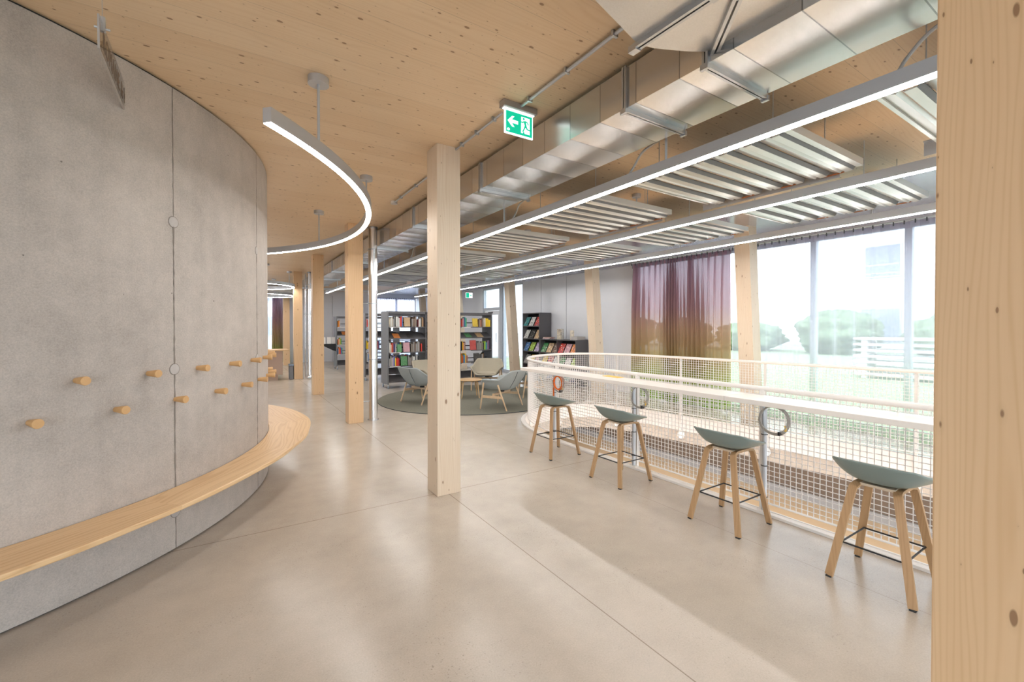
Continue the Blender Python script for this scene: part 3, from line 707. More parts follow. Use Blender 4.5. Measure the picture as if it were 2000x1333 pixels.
# ------------------------------------------------------------------ radiant ceiling panels
def radiant_panel():
    rt = empty('radiant_panel'); Lx, Ly = 1.16, 1.27; per = Ly/7
    prof = []; 
    for i in range(7):
        y = i*per
        prof += [(y+.004, .0), (y+per*.40, -.022), (y+per*.47, -.006), (y+per*.53, -.006), (y+per*.60, -.022), (y+per-.022, .0)]
    mb = MB()
    for i in range(7):
        y = i*per
        a = [(y+.021, -.020), (y+per*.40, -.022), (y+per*.50, -.002), (y+per*.60, -.020), (y+per-.002, .012)]
        for (p, q), (r, s) in zip(a, a[1:]):
            mb.add([(0,p,q),(Lx,p,q),(Lx,r,s),(0,r,s),(0,p,q+.006),(Lx,p,q+.006),(Lx,r,s+.006),(0,r,s+.006)], [(0,3,2,1),(4,5,6,7),(0,1,5,4),(1,2,6,5),(2,3,7,6),(3,0,4,7)])
    mb.build('ribbed_sheet', M['panel'], rt)
    mb = MB()
    for i in range(7):
        p, q, r, t = i*per+.001, .004, i*per+.020, -.019
        mb.add([(.005,p,q),(Lx-.005,p,q),(Lx-.005,r,t),(.005,r,t),(.005,p,q+.006),(Lx-.005,p,q+.006),(Lx-.005,r,t+.006),(.005,r,t+.006)], [(0,3,2,1),(4,5,6,7),(0,1,5,4),(1,2,6,5),(2,3,7,6),(3,0,4,7)])
    mb.build('slot_shade_strip', M['slotshade'], rt)  # dark strips that paint the slot shade onto each rib's slope
    mb = MB()
    for i in range(7): mb.tube([(-.02, (i+.46)*per, -.004), (Lx+.015, (i+.46)*per, -.004)], .005, 8)
    for i in range(0, 6, 2):
        y0, y1 = (i+.46)*per, (i+1.46)*per
        mb.tube(catmull([(Lx+.01,y0,-.004),(Lx+.045,y0+.02,-.004),(Lx+.05,(y0+y1)/2,-.004),(Lx+.045,y1-.02,-.004),(Lx+.01,y1,-.004)], False, 4), .006, 8)
    mb.build('copper_coil', M['copper'], rt, smooth=True)
    MB().box(0, Lx, -.045, -.002, -.004, .012).box(0, Lx, -.045, -.035, .012, .05).build('edge_rail', M['panel'], rt)
    MB().box(0, Lx, Ly-.002, Ly+.02, 0, .04).build('edge_rail', M['panel'], rt)
    for x in (.18, .98): B('carrier', M['alu'], (x-.015, x+.015, -.02, Ly, .022, .048), rt)
    for x in (.18, .98):
        for y in (.15, 1.12): MB().cyl(x, y, .04, CZ-2.83, .0035, n=8).build('hanger_rod', M['alu_l'], rt)
    return rt
proto = None
names_r = ['nearest the front column','second from the front','third from the front','fourth from the front','fifth from the front','sixth from the front','seventh from the front','farthest back']
for row, x in ((0, 3.03), (1, 4.60)):
    for i in range(8):
        if proto is None: proto = radiant_panel(); o = proto
        else: o = copy_tree(proto)
        o.location = (x, 1.46+1.775*(i-1), 2.83)
        tag(o, f'ribbed grey radiant ceiling panel, {names_r[i]} in the row ' + ('beside the duct' if row == 0 else 'beside the windows'), 'ceiling panel', 'ribbed radiant ceiling panels')
ni = 0
for row, x in ((0, 4.262), (1, 5.875)):
    for i in range(8):
        y = 1.35+1.775*(i-1)
        if row == 1: continue
        o = B('side_plate', M['alu'], (x-.003, x+.003, y+.25, y+1.5, 2.80, 2.90)); ni += 1
        MB().box(x-.02, x+.003, y+1.40, y+1.5, 2.895, 2.905).build('fold', M['alu'], o)
        MB().cyl(x-.01, y+.5, 2.90, CZ, .003, n=6).build('hanger_rod', M['alu_l'], o); MB().cyl(x-.01, y+1.15, 2.90, CZ, .003, n=6).build('hanger_rod', M['alu_l'], o)
        tag(o, f'thin upright metal side plate above the middle lamp line, {names_r[i]}', 'metal plate', 'side plates above the middle lamp line')

# ------------------------------------------------------------------ signs
rt = empty('exit_sign', (1.835, 2.765, CZ), 0, 'green emergency exit sign with arrow and running figure hanging from the timber ceiling', 'exit sign')
B('sign_housing', M['signhouse'], (-.15, .15, -.035, .035, -.048, -.001), rt, .003)
B('light_bar', M['signwhite'], (-.135, .135, -.014, .014, -.056, -.048), rt)
B('sign_frame', M['signwhite'], (-.127, .127, -.006, .006, -.232, -.056), rt)
pn = B('sign_panel', M['green'], (-.117, .117, -.0085, -.006, -.222, -.066), rt)
def flat(name, poly, mat, parent, y0=-.0105, y1=-.0085, ox=0, oz=0, sc=1.0):
    vs = [(ox+x*sc, y0, oz+z*sc) for x, z in poly]+[(ox+x*sc, y1, oz+z*sc) for x, z in poly]; n = len(poly)
    fs = [tuple(range(n)), tuple(range(2*n-1, n-1, -1))]+[(i, n+i, n+(i+1) % n, (i+1) % n) for i in range(n)]
    return MB().add(vs, fs).build(name, mat, parent)
arrow = [(-.5,0),(-.08,.42),(.14,.42),(-.12,.13),(.5,.13),(.5,-.13),(-.12,-.13),(.14,-.42),(-.08,-.42)]
flat('arrow', arrow, M['signwhite'], pn, ox=-.058, oz=-.138, sc=.092)
flat('doorway', [(.016,-.205),(.018,-.084),(.094,-.084),(.094,-.205),(.05,-.205),(.040,-.185),(.030,-.205)], M['signwhite'], pn)
mb = MB()
def seg(a, b, w0, w1=None):
    w1 = w1 or w0; A, Bq = Vector((a[0],0,a[1])), Vector((b[0],0,b[1])); t = (Bq-A).normalized(); s_ = Vector((t.z,0,-t.x))
    pl = [A+s_*w0, Bq+s_*w1, Bq-s_*w1, A-s_*w0]
    mb.add([(p.x,-.0125,p.z) for p in pl]+[(p.x,-.0105,p.z) for p in pl], [(0,1,2,3),(7,6,5,4),(0,4,5,1),(1,5,6,2),(2,6,7,3),(3,7,4,0)])
vs = [(.038+.009*cos(2*pi*i/16), -.0125, -.098+.009*sin(2*pi*i/16)) for i in range(16)]; mb.add(vs+[(x,-.0105,z) for x,_,z in vs], [tuple(range(16)), tuple(range(31,15,-1))])
seg((.046,-.112),(.056,-.148),.009,.008); seg((.044,-.114),(.028,-.126),.0045); seg((.028,-.126),(.016,-.124),.004)
seg((.05,-.113),(.072,-.118),.0045); seg((.072,-.118),(.082,-.136),.004)
seg((.055,-.145),(.042,-.172),.007,.005); seg((.042,-.172),(.028,-.195),.005,.0045)
seg((.056,-.146),(.070,-.170),.007,.0055); seg((.070,-.170),(.094,-.172),.005,.0045); seg((.094,-.172),(.100,-.180),.0045)
mb.build('running_figure', M['green'], pn)
mb = MB(); c_ = [(-.098+.011*cos(2*pi*i/24), -.204+.008*sin(2*pi*i/24)) for i in range(24)]
for a_, b_ in zip(c_, c_[1:]+c_[:1]): seg(a_, b_, .0008)
seg((-.106,-.204),(-.090,-.204),.0014)
mb.build('approval_mark', M['signwhite'], pn)
rt = empty('exit_sign', (7.55, 14.75, 2.75), 0, 'small distant green exit sign near the glazed door', 'exit sign')
B('sign_housing', M['signhouse'], (-.15,.15,-.035,.035,.11,.15), rt); B('sign_frame', M['signwhite'], (-.14,.14,-.006,.006,-.09,.11), rt)
p2 = B('sign_panel', M['green'], (-.13,.0,-.009,-.006,-.08,.10), rt); flat('arrow', arrow, M['green'], p2, ox=.07, oz=.01, sc=.09)
MB().cyl(0,0,.15,CZ-2.75,.008).build('hanger_rod', M['alu'], rt)

# hanging category sign, seen almost edge-on in front of the concrete wall
rt = empty('hanging_sign', (-.505, 3.0, 2.90), 0, 'long clear hanging sign with brown lettering before the concrete wall', 'sign')
A = Vector((-.53, 2.87)); Bv = Vector((-.56, 3.93)); L = (Bv-A).length; ang = math.atan2(Bv.y-A.y, Bv.x-A.x)
rt.location = (A.x, A.y, 2.90); rt.rotation_euler = (0,0,ang)
B('sign_plate', M['clear'], (0, L, -.004, .004, 0, .165), rt)
B('sign_edge', M['plug'], (0, L, -.0042, .0042, -.003, .003), rt)
B('sign_edge', M['plug'], (-.003, .003, -.0042, .0042, 0, .165), rt)
fc = bpy.data.curves.new('lettering', 'FONT'); fc.body = 'ROMANE & KRIMI'; fc.size = .135; fc.extrude = .0006; fc.align_x = 'LEFT'; fc.space_character = 1.12
fo = bpy.data.objects.new('lettering', fc); COL.objects.link(fo); fo.parent = rt; fo.location = (.07, -.0052, .035); fo.rotation_euler = (pi/2, 0, 0)
bpy.context.view_layer.update()
sx = (L-.16)/max(.1, fo.dimensions.x)
me = bpy.data.meshes.new_from_object(fo.evaluated_get(bpy.context.evaluated_depsgraph_get())); bpy.data.objects.remove(fo); bpy.data.curves.remove(fc)
me.materials.clear(); me.materials.append(M['signtext'])
fo = bpy.data.objects.new('lettering', me); COL.objects.link(fo); fo.parent = rt; fo.location = (.07, -.0052, .035); fo.rotation_euler = (pi/2, 0, 0); fo.scale = (sx, 1, 1)
for x in (.09, L-.09):
    c = MB().box(x-.012, x+.012, -.012, .012, .13, .20).build('cable_clamp', M['alu'], rt)
    MB().tube([(x,-.03,.145),(x,.03,.145)], .006, 8).build('clamp_screw', M['alu'], c)
    MB().cyl(x, 0, .20, CZ-2.90, .0014, n=6).build('steel_wire', M['alu'], rt)

# ------------------------------------------------------------------ railing round the void, counter, cables
rail = empty('railing', (5.3, 2.2, 0), 0, 'white wire mesh railing curving around the oval floor opening', 'railing')
def rl(o): o.location = (-5.3, -2.2, 0); return o
PATH = resample(VOID, .042)
PA = [Vector((p.x, p.y, 0)) for p in resample(VOID, .08)]
Z = lambda pts, z: [Vector((p.x, p.y, z)) for p in pts]
def rect(w0, w1, h0, h1): return [(w0,h0),(w1,h0),(w1,h1),(w0,h1)]
rl(MB().tube(Z(PA, 1.03), .022, 12, closed=True).build('handrail', M['white'], rail, smooth=True))
rl(MB().tube(Z(PA, .068), .009, 8, closed=True).build('bottom_rail', M['whitewire'], rail, smooth=True))
mb = MB(); w = .0024
for p in PATH: mb.box(p.x-w, p.x+w, p.y-w, p.y+w, .068, 1.02)
nz = 23
for i in range(1, nz+1): mb.sweep(Z(PA, .068+i*(.952/ (nz+1))), rect(-w-.002, w-.002, -w, w), closed=True)
rl(mb.build('wire_mesh', M['whitewire'], rail, normals=False))
def ringband(d0, d1, z0, z1, name, mat, par, cv=0):
    a, b = offset(PA, d0), offset(PA, d1); n = len(a); vs = []; fs = []
    for i in range(n): vs += [(a[i].x,a[i].y,z0),(b[i].x,b[i].y,z0),(b[i].x,b[i].y,z1),(a[i].x,a[i].y,z1)]
    for i in range(n):
        j = (i+1) % n
        for c in range(4): fs.append((4*i+c, 4*i+(c+1)%4, 4*j+(c+1)%4, 4*j+c))
    return MB().add(vs, fs).build(name, mat, par)
rl(ringband(.052, .112, .001, .022, 'curb_plate', M['white'], rail))
rl(ringband(.040, .052, -.24, .028, 'fascia_plate', M['white'], rail))
def at_px_free(pt, d=.03):
    best = min(range(len(PA)), key=lambda i: (PA[i].x-pt[0])**2+(PA[i].y-pt[1])**2); return offset(PA, d)[best]
for pt in ((4.45,6.33),(5.35,6.66),(6.28,6.05),(6.53,4.75),(6.67,3.4),(6.83,1.75),(6.93,.2),(6.3,-1.8),(4.7,-2.0),(3.8,-.8),(3.8,.55),(3.8,2.0),(3.8,3.35),(3.8,4.75)):
    p = at_px_free(pt, .02)
    po = rl(MB().box(p.x-.014, p.x+.014, p.y-.014, p.y+.014, -.30, 1.02).build('railing_post', M['white'], rail))
    q = at_px_free(pt, .0); dv = (Vector((5.3,2.2,0))-p); dv.z = 0; dv.normalize(); az = math.atan2(dv.y, dv.x)
    mt = Matrix.Translation((p.x, p.y, -.30)) @ Matrix.Rotation(az, 4, 'Z') @ Matrix.Rotation(pi/2, 4, 'Y')
    MB().lathe([(.07,.012),(.07,.026)], 28, mt).build('fixing_disc', M['white'], po, smooth=True)
# counter along the straight side
ct = empty('bar_counter', (3.62, 2.0, 0), 0, 'long narrow white bar counter fixed along the mesh railing', 'counter')
def cl(o): o.location = (-3.62, -2.0, 0); return o
cl(MB().prism([(3.45,-1.2),(3.77,-1.2),(3.77,2.108),(3.45,2.108)], .94, .98).build('worktop', M['counter'], ct, bevel=.003))
cl(MB().prism([(3.45,2.112),(3.77,2.112),(3.77,4.7),(3.79,5.0),(3.80,5.14),(3.50,5.22),(3.455,5.16)], .94, .98).build('worktop', M['counter'], ct, bevel=.003))
for y in (-.9, .5, 1.92, 3.32, 4.72):
    leg = cl(MB().cyl(3.725, y, .022, .94, .021, n=20).build('leg', M['alu_l'], ct, smooth=True))
    for z in (.14, .40, .66): MB().cyl(3.725, y, z, z+.006, .026, n=16).build('cable_tie', M['black'], leg)
    MB().box(3.70, 3.75, y-.045, y+.045, .022, .034).build('foot_plate', M['white'], leg)
def coil(y, z, lbl, orange=False):
    rt = empty('cable_coil', (3.70, y, z), 0, lbl, 'cable', 'cable coils hanging under the counter')
    mb = MB()
    for k in range(3):
        r = .105+.008*k; pts = [((-.012+.012*k)+.006*sin(3*t), r*cos(t)+.004*k, r*sin(t)-.003*k) for t in [2*pi*i/40 for i in range(40)]]
        mb.tube(pts, .0045, 8, closed=True)
    mb.build('cable_loop', M['greycable'], rt, smooth=True)
    if orange:
        mb = MB()
        for k in range(2):
            r = .086+.01*k; mb.tube([(-.02+.02*k, r*cos(t), r*sin(t)+.008) for t in [2*pi*i/40 for i in range(40)]], .009, 8, closed=True)
        mb.tube([(.005,.105,.05),(.0,.112,-.1),(.0,.112,-.20)], .009, 8)
        mb.build('orange_loop', M['orange'], rt, smooth=True)
    MB().box(-.03,.02,-.055,-.040,-.115,-.085).build('tie', M['black'], rt)
    B('cable_label', M['yellow'], (-.018,-.012,-.10,-.085,-.075,-.03), rt)
    MB().tube([(.0,.02,.10),(.0,.0,.139)], .006, 8).build('hanger', M['greycable'], rt)
coil(4.60, .80, 'coil of orange and grey cable hanging under the counter beside the farthest stool', True)
coil(3.22, .80, 'coil of grey cable hanging under the counter behind the second stool')
coil(1.83, .80, 'coil of grey cable hanging under the counter right of the third stool')
o = MB().box(3.66,3.76,3.50,3.74,.9805,.984).build('yellow_card', M['yellow']); tag(o, 'yellow paper strip lying on the white bar counter', 'paper')

# ------------------------------------------------------------------ bar stools
def bar_stool():
    rt = empty('bar_stool')
    nU, nV = 20, 18; top = []
    def surf(a, b):
        # a across (y), b front/back (x: -1 the low back, +1 towards the counter); square mapped to a rounded disc
        u = a*sqrt(1-b*b*.28); v = b*sqrt(1-a*a*.28)
        rho = (abs(u)**3.0+abs(v)**3.0)**(1/3.0); rho = min(1.0, rho/.985)
        t = (1-v)/2; H = .030+.112*t**1.15
        z = .617+H*rho**3.4
        return Vector((.20*v-.012*t*t, .235*u, z))
    pts = [[surf(-1+2*i/nU, -1+2*j/nV) for j in range(nV+1)] for i in range(nU+1)]
    o = MB().grid(pts).build('seat', M['seatgreen'], rt, smooth=True)
    m = o.modifiers.new('thick', 'SOLIDIFY'); m.thickness = .014; m.offset = 1 if o.data.polygons[0].normal.z < 0 else -1
    b = o.modifiers.new('sub', 'SUBSURF'); b.levels = 1; b.render_levels = 1
    for sy in (-1, 1):
        for sx in (-1, 1):
            path = [(0, sy*.095, .590), (sx*.06, sy*.097, .590), (sx*.095, sy*.10, .587), (sx*.115, sy*.103, .580), (sx*.128, sy*.108, .572), (sx*.137, sy*.113, .545), (sx*.218, sy*.200, .008)]
            path = catmull(path[:6], False, 3)+[Vector((sx*(.137+.081*t), sy*(.113+.087*t), .545-.537*t)) for t in (.33,.66,1)]
            lg = MB().sweep(path, [(-.021,-.009),(.021,-.009),(.021,.009),(-.021,.009)], Vector((sx,0,.6))).build('leg', M['oakleg'], rt, smooth=True)
            MB().box(sx*.218-.014, sx*.218+.014, sy*.2-.014, sy*.2+.014, 0, .009).build('foot_pad', M['rubber'], lg)
    MB().box(-.10,.10,-.086,.086,.583,.600).build('seat_support', M['ply'], rt, bevel=.003)
    q = [(-.172,-.152,.225),(.172,-.152,.225),(.172,.152,.225),(-.172,.152,.225)]
    mb = MB()
    for i in range(4): mb.tube([q[i], q[(i+1)%4]], .0055, 8)
    mb.build('footrest', M['black'], rt, smooth=True)
    return rt
proto = bar_stool()
for i, (y, lb) in enumerate(((4.235,'green bar stool with ash legs, farthest of the four, beside the orange cable'), (3.155,'green bar stool with ash legs, second from the far end of the counter'), (1.995,'green bar stool with ash legs, third from the far end of the counter'), (1.015,'green bar stool with ash legs nearest the camera, partly behind the front column'))):
    o = proto if i == 0 else copy_tree(proto)
    o.location = (3.345, y, 0); tag(o, lb, 'bar stool', 'green bar stools at the counter')

# ------------------------------------------------------------------ rug, coffee table, armchairs
RX, RY = 4.47, 8.63
o = MB().cyl(RX, RY, .0005, .012, 1.985, n=96).build('round_rug', M['rug']); tag(o, 'large round moss grey rug under the armchairs', 'rug')
MB().tube([(RX+1.985*cos(2*pi*i/96), RY+1.985*sin(2*pi*i/96), .007) for i in range(96)], .006, 6, closed=True).build('rug_edging', M['piping'], o, smooth=True)
rt = empty('coffee_table', (4.42, 8.62, .012), 0, 'small round oak coffee table in the middle of the round rug', 'table')
MB().lathe([(.262,.375),(.278,.383),(.28,.393),(.27,.396)], 48).build('tabletop', M['oakpale'], rt, smooth=True)
for k in range(4):
    a = radians(25+90*k); MB().tube([(.15*cos(a), .15*sin(a), .372),(.205*cos(a), .205*sin(a), .36),(.225*cos(a), .225*sin(a), .33),(.27*cos(a), .27*sin(a), .0)], .014, 12, scale=[1,1.1,1.1,.8]).build('leg', M['oakpale'], rt, smooth=True)
MB().box(-.16,.16,-.012,.012,.345,.373).box(-.012,.012,-.16,-.012,.345,.373).box(-.012,.012,.012,.16,.345,.373).build('apron', M['oakpale'], rt)
def armchair(mat, matc, label, group='padded shell armchairs on the round rug'):
    rt = empty('armchair'); nA, nR = 56, 14; pts = []
    def smooth(t): t = max(0, min(1, t)); return t*t*(3-2*t)
    for i in range(nA):
        a = 2*pi*i/nA; c, s_ = cos(a), sin(a)          # front = +y
        e = 3.7; rr = 1/((abs(c)**e+abs(s_)**e)**(1/e))
        X, Y = .325*c*rr, .30*s_*rr
        back = smooth((-s_*rr-.50)/.24); front = smooth((s_*rr-.72)/.24)
        zr = .565*(1-back)+.745*back; zr = zr*(1-front)+.395*front
        row = []
        for j in range(nR+1):
            t = j/nR; h = smooth((t-.52)/.48)**1.15
            k = min(1.0, t/.80); k = k**.9
            z = .375+(zr-.375)*h
            x = X*k*(1+.10*h*(1-back)+.07*h*back); y = Y*k*(1+.05*h)
            if s_ < 0: y -= .13*h*back
            if front < .8 and t > .8: x += .055*(1 if c > 0 else -1)*((t-.8)*5)**1.5*(1-back)*(1-front)*min(1, abs(c)*3)
            row.append(Vector((x, y, z)))
        pts.append(row)
    mb = MB(); vs = []; fs = []
    vs = [Vector((0,0,.375))]+[p for r in pts for p in r[1:]]
    for i in range(nA):
        n2 = (i+1) % nA; b0 = 1+i*nR; b1 = 1+n2*nR
        fs.append((0, b0, b1))
        for j in range(nR-1): fs.append((b0+j, b0+j+1, b1+j+1, b1+j))
    mb.add(vs, fs); o = mb.build('shell', mat, rt, smooth=True)
    m = o.modifiers.new('thick', 'SOLIDIFY'); m.thickness = .036; m.offset = 0
    b = o.modifiers.new('sub', 'SUBSURF'); b.levels = 1; b.render_levels = 1
    # piped seams down the rear corners of the back
    for sx in (-1, 1):
        i = int(nA*(.75+sx*.085)) % nA; r = pts[i]
        pth = [Vector((p.x*1.065, p.y*1.055-.004, p.z)) for p in r[8:14]]
        MB().tube(pth, .004, 6).build('piping', M['piping'], o, smooth=True)
    mt = Matrix.Translation((0,.035,.405)) @ Matrix.Diagonal((1, .86, 1, 1))
    MB().lathe([(.20,-.02),(.262,-.012),(.275,.004),(.262,.020),(.18,.034),(.02,.038)], 40, mt).build('seat_cushion', matc, rt, smooth=True)
    for sx in (-1, 1):
        MB().tube([(sx*.350, .20, .50), (sx*.345, .275, 0)], .0165, 12, scale=[1, .8]).build('leg', M['ash'], rt, smooth=True)
        MB().tube([(sx*.350, -.10, .47), (sx*.345, -.285, 0)], .0165, 12, scale=[1, .8]).build('leg', M['ash'], rt, smooth=True)
        B('side_rail', M['ash'], (sx*.347-.010, sx*.347+.010, -.19, .236, .215, .262), rt)
    B('cross_rail', M['ash'], (-.34, .34, -.02, .02, .262, .30), rt)
    MB().cyl(0, 0, .30, .372, .05, n=16).build('seat_mount', M['rubber'], rt)
    return rt
chairs = [(4.395, 7.215, (-.52,.86), 'b', 'blue-grey armchair in front, its back toward the camera, beside the railing'),
          (3.325, 8.62, (.95,.28), 'b', 'pale blue armchair at the left of the rug, seen from behind'),
          (5.36, 9.50, (-.62,-.78), 'g', 'beige armchair facing the camera at the rear right of the rug'),
          (4.02, 9.80, (.20,-.98), 'g', 'beige armchair at the rear left, partly hidden by the middle column'),
          (5.72, 8.05, (-.90,.42), 'b', 'blue-grey armchair mostly hidden behind the front armchair and railing')]
pb = pg = None
for x, y, d, kind, lb in chairs:
    if kind == 'b': o = pb = armchair(M['fabricblue'], M['fabricblue'], lb) if pb is None else copy_tree(pb)
    else: o = pg = armchair(M['fabricbeige'], M['fabricbeige'], lb) if pg is None else copy_tree(pg)
    o.location = (x, y, .0125); o.rotation_euler = (0, 0, math.atan2(d[1], d[0])-pi/2)
    tag(o, lb, 'armchair', 'padded armchairs on the round rug')

# ------------------------------------------------------------------ bookcases and books
CC = dict(cream=(.60,.52,.40), white=(.70,.70,.68), grey=(.33,.32,.31), taupe=(.26,.22,.18), red=(.62,.05,.03), crimson=(.45,.03,.06), rust=(.38,.12,.06), orange=(.78,.25,.03),
          yellow=(.80,.56,.03), navy=(.03,.05,.16), blue=(.06,.20,.50), teal=(.05,.32,.34), green=(.06,.28,.09), lime=(.35,.55,.06), purple=(.18,.07,.22), lilac=(.42,.33,.52),
          black=(.02,.02,.022), brown=(.16,.08,.04), pink=(.62,.32,.36), tan=(.55,.36,.17), maroon=(.18,.03,.04))
LV = [.20, .57, .92, 1.25, 1.57]
SHELF = {4: 'top', 3: 'slanted', 2: 'middle', 1: 'lower', 0: 'bottom'}
BAYN = ['left', 'middle', 'right']
def bookcase(x0, y0, nb, label, group='dark mobile bookcases on castors'):
    rt = empty('bookcase', (x0, y0, 0), 0, label, 'bookcase', group); bw = 1.0; Lx = nb*bw; D = .56
    for i in (0, nb): B('end_panel', M['gunlight'], (i*Lx/nb-.015, i*Lx/nb+.015, 0, D, .11, 1.96), rt, .002)
    for i in range(1, nb): B('upright', M['gunmetal'], (i*bw-.012, i*bw+.012, .0, D, .11, 1.96), rt)
    B('top_box', M['gunmetal'], (.015, Lx-.015, 0, D, 1.895, 1.96), rt)
    for i in range(nb):
        a, b = i*bw+.02, (i+1)*bw-.02
        for k, z in enumerate(LV):
            if k in (0, 3):
                for s_, e_ in ((0, D/2-.01), (D, D/2+.01)):
                    zz = z if k else z-.04
                    vs = [(a,s_,zz),(b,s_,zz),(b,e_,zz+.15),(a,e_,zz+.15),(a,s_,zz+.012),(b,s_,zz+.012),(b,e_,zz+.162),(a,e_,zz+.162)]
                    sh = MB().add(vs, [(3,2,1,0),(4,5,6,7),(0,1,5,4),(1,2,6,5),(2,3,7,6),(3,0,4,7)]).build('display_shelf', M['gunmetal'], rt)
                    B('shelf_lip', M['gunmetal'], (a, b, s_-.006 if s_ == 0 else s_-.0, s_ if s_ == 0 else s_+.006, zz-.004, zz+.03), sh)
            else:
                for s_, e_ in ((.0, D/2-.015), (D/2+.015, D)): B('shelf', M['gunmetal'], (a, b, s_, e_, z-.022, z), rt)
                B('back_rail', M['black'], (a, b, D/2-.006, D/2+.006, z+.10, z+.125), rt)
                B('label_strip', M['white'], (a+.02, a+.30, -.003, 0, z-.020, z-.004), rt)
    for x in (.02, Lx-.02):
        for y in (.05, D-.05):
            c = MB().box(x-.012, x+.012, y-.02, y+.02, .075, .115).build('castor', M['alu'], rt)
            MB().lathe([(.037,-.011),(.037,.011)], 20, Matrix.Translation((x, y, .038)) @ Matrix.Rotation(pi/2, 4, 'Y')).build('wheel', M['binblue'], c, smooth=True)
    return rt
bookmesh = {}
def unitbook():
    if 'b' not in bookmesh:
        mb = MB().prism([(0,.004),(.12,0),(.88,0),(1,.004),(1,1),(0,1)], 0, 1); o = mb.build('book', M['book']); bookmesh['b'] = o.data; bpy.data.objects.remove(o)
        mb = MB().box(0,1,0,1,0,1); o = mb.build('book', M['cover']); bookmesh['c'] = o.data; bpy.data.objects.remove(o)
    return bookmesh
seen_lb = {}
def uniq(lb):
    return lb
rb = random.Random(3)
def put_spines(case, case_name, bay, level, x, names, X0, Y0, first=0, group=None):
    bm_ = unitbook()
    for nm in names:
        if nm is None: x += rb.uniform(.03, .05); continue
        th = rb.uniform(.018, .036); h = rb.uniform(.19, .265); d = rb.uniform(.14, .17)
        o = bpy.data.objects.new('book', bm_['b']); COL.objects.link(o); c = CC[nm]; j = rb.uniform(.85, 1.15)
        o.color = (*[min(1, v*j) for v in c], 1); o.scale = (th-.001, d, h); o.location = (X0+x, Y0+.015+rb.uniform(0,.012), LV[level]+.0006)
        x += th; seen_lb.setdefault((case_name, bay, level), []).append((o, nm))
    return x
def put_face(case_name, bay, level, x, nm, X0, Y0, w=.165, h=.235, slant=False):
    bm_ = unitbook(); o = bpy.data.objects.new('book', bm_['c']); COL.objects.link(o); o.color = (*CC[nm], 1)
    if slant:
        o.scale = (w, .018, h); o.rotation_euler = (-radians(62), 0, 0); o.location = (X0+x, Y0+.012, LV[level]+.034)
    else:
        o.scale = (w, .02, h); o.rotation_euler = (-radians(8), 0, 0); o.location = (X0+x, Y0+.03, LV[level]+.004)
    seen_lb.setdefault((case_name, bay, level), []).append((o, nm+'|face'))
BX, BY = 3.31, 10.90
bookcase(BX, BY, 3, 'dark mobile bookcase behind the armchairs, full of books, nearest of the three')
n_ = 'front bookcase'
x = put_spines(0, n_, 0, 4, .03, ['cream','cream','white','cream','grey','grey'], BX, BY)
x = put_spines(0, n_, 0, 4, x+.03, ['white','white','white','red','red','blue'], BX, BY)
put_face(n_, 0, 4, x+.04, 'tan', BX, BY)
x = put_spines(0, n_, 0, 4, x+.24, ['grey','brown','taupe','brown','taupe',None,'maroon','white','white','black','tan','brown'], BX, BY)
put_face(n_, 0, 3, .16, 'orange', BX, BY, slant=True); put_face(n_, 0, 3, .52, 'black', BX, BY, slant=True)
x = put_spines(0, n_, 0, 2, .03, ['white','cream','cream','red','rust','purple','navy','white'], BX, BY)
put_face(n_, 0, 2, x+.03, 'green', BX, BY, .12, .20); put_face(n_, 0, 2, x+.19, 'pink', BX, BY, .17, .245)
x = put_spines(0, n_, 0, 2, x+.39, ['taupe','taupe','grey','brown','grey','taupe','grey','taupe',None,'red'], BX, BY)
x = put_spines(0, n_, 0, 1, .03, ['grey','grey','cream','lilac','blue','yellow','red','red','crimson'], BX, BY)
put_face(n_, 0, 1, x+.04, 'green', BX, BY, .17, .24)
x = put_spines(0, n_, 0, 1, x+.23, ['grey','taupe','grey','taupe','grey','white','white','black','grey','white','black'], BX, BY)
# rear side of the left bay, tops seen over the front row
for lv in (4, 2, 1):
    x = .04
    for nm in ['blue','white','navy','white','pink','white','blue','yellow','white','red','blue','white']:
        o = bpy.data.objects.new('book', unitbook()['b']); COL.objects.link(o); o.color = (*CC[nm], 1); th = rb.uniform(.03,.06)
        o.scale = (th, .15, rb.uniform(.22, .275)); o.location = (BX+x, BY+.33, LV[lv]+.0006); x += th+.012
        seen_lb.setdefault((n_+' rear', 0, lv), []).append((o, nm))
x = put_spines(0, n_, 2, 4, 2.04, ['red','rust','pink','navy','teal','green'], BX, BY)
put_face(n_, 2, 4, 2.40, 'yellow', BX, BY); put_spines(0, n_, 2, 4, 2.58, ['brown','taupe','rust','brown','taupe'], BX, BY)
x = put_spines(0, n_, 2, 4, 2.735, ['cream','cream','white','yellow','yellow','yellow','yellow','yellow'], BX, BY)
put_face(n_, 2, 3, 2.20, 'green', BX, BY, slant=True); put_face(n_, 2, 3, 2.55, 'tan', BX, BY, .19, .24, True)
x = put_spines(0, n_, 2, 2, 2.04, ['black','yellow','orange','cream','maroon'], BX, BY)
put_face(n_, 2, 2, 2.32, 'red', BX, BY, .19, .27)
x = put_spines(0, n_, 2, 2, 2.53, ['grey','taupe','grey','taupe','grey','taupe','taupe','black','lime','lime','teal','purple','grey','purple'], BX, BY)
x = put_spines(0, n_, 2, 1, 2.04, ['orange','red','teal','blue','yellow','tan','rust'], BX, BY)
put_face(n_, 2, 1, 2.44, 'black', BX, BY, .18, .25); put_spines(0, n_, 2, 1, 2.68, ['grey','cream','brown','black'], BX, BY)
bookcase(3.27, 12.95, 3, 'dark mobile bookcase seen between the second column and the silver pipe')
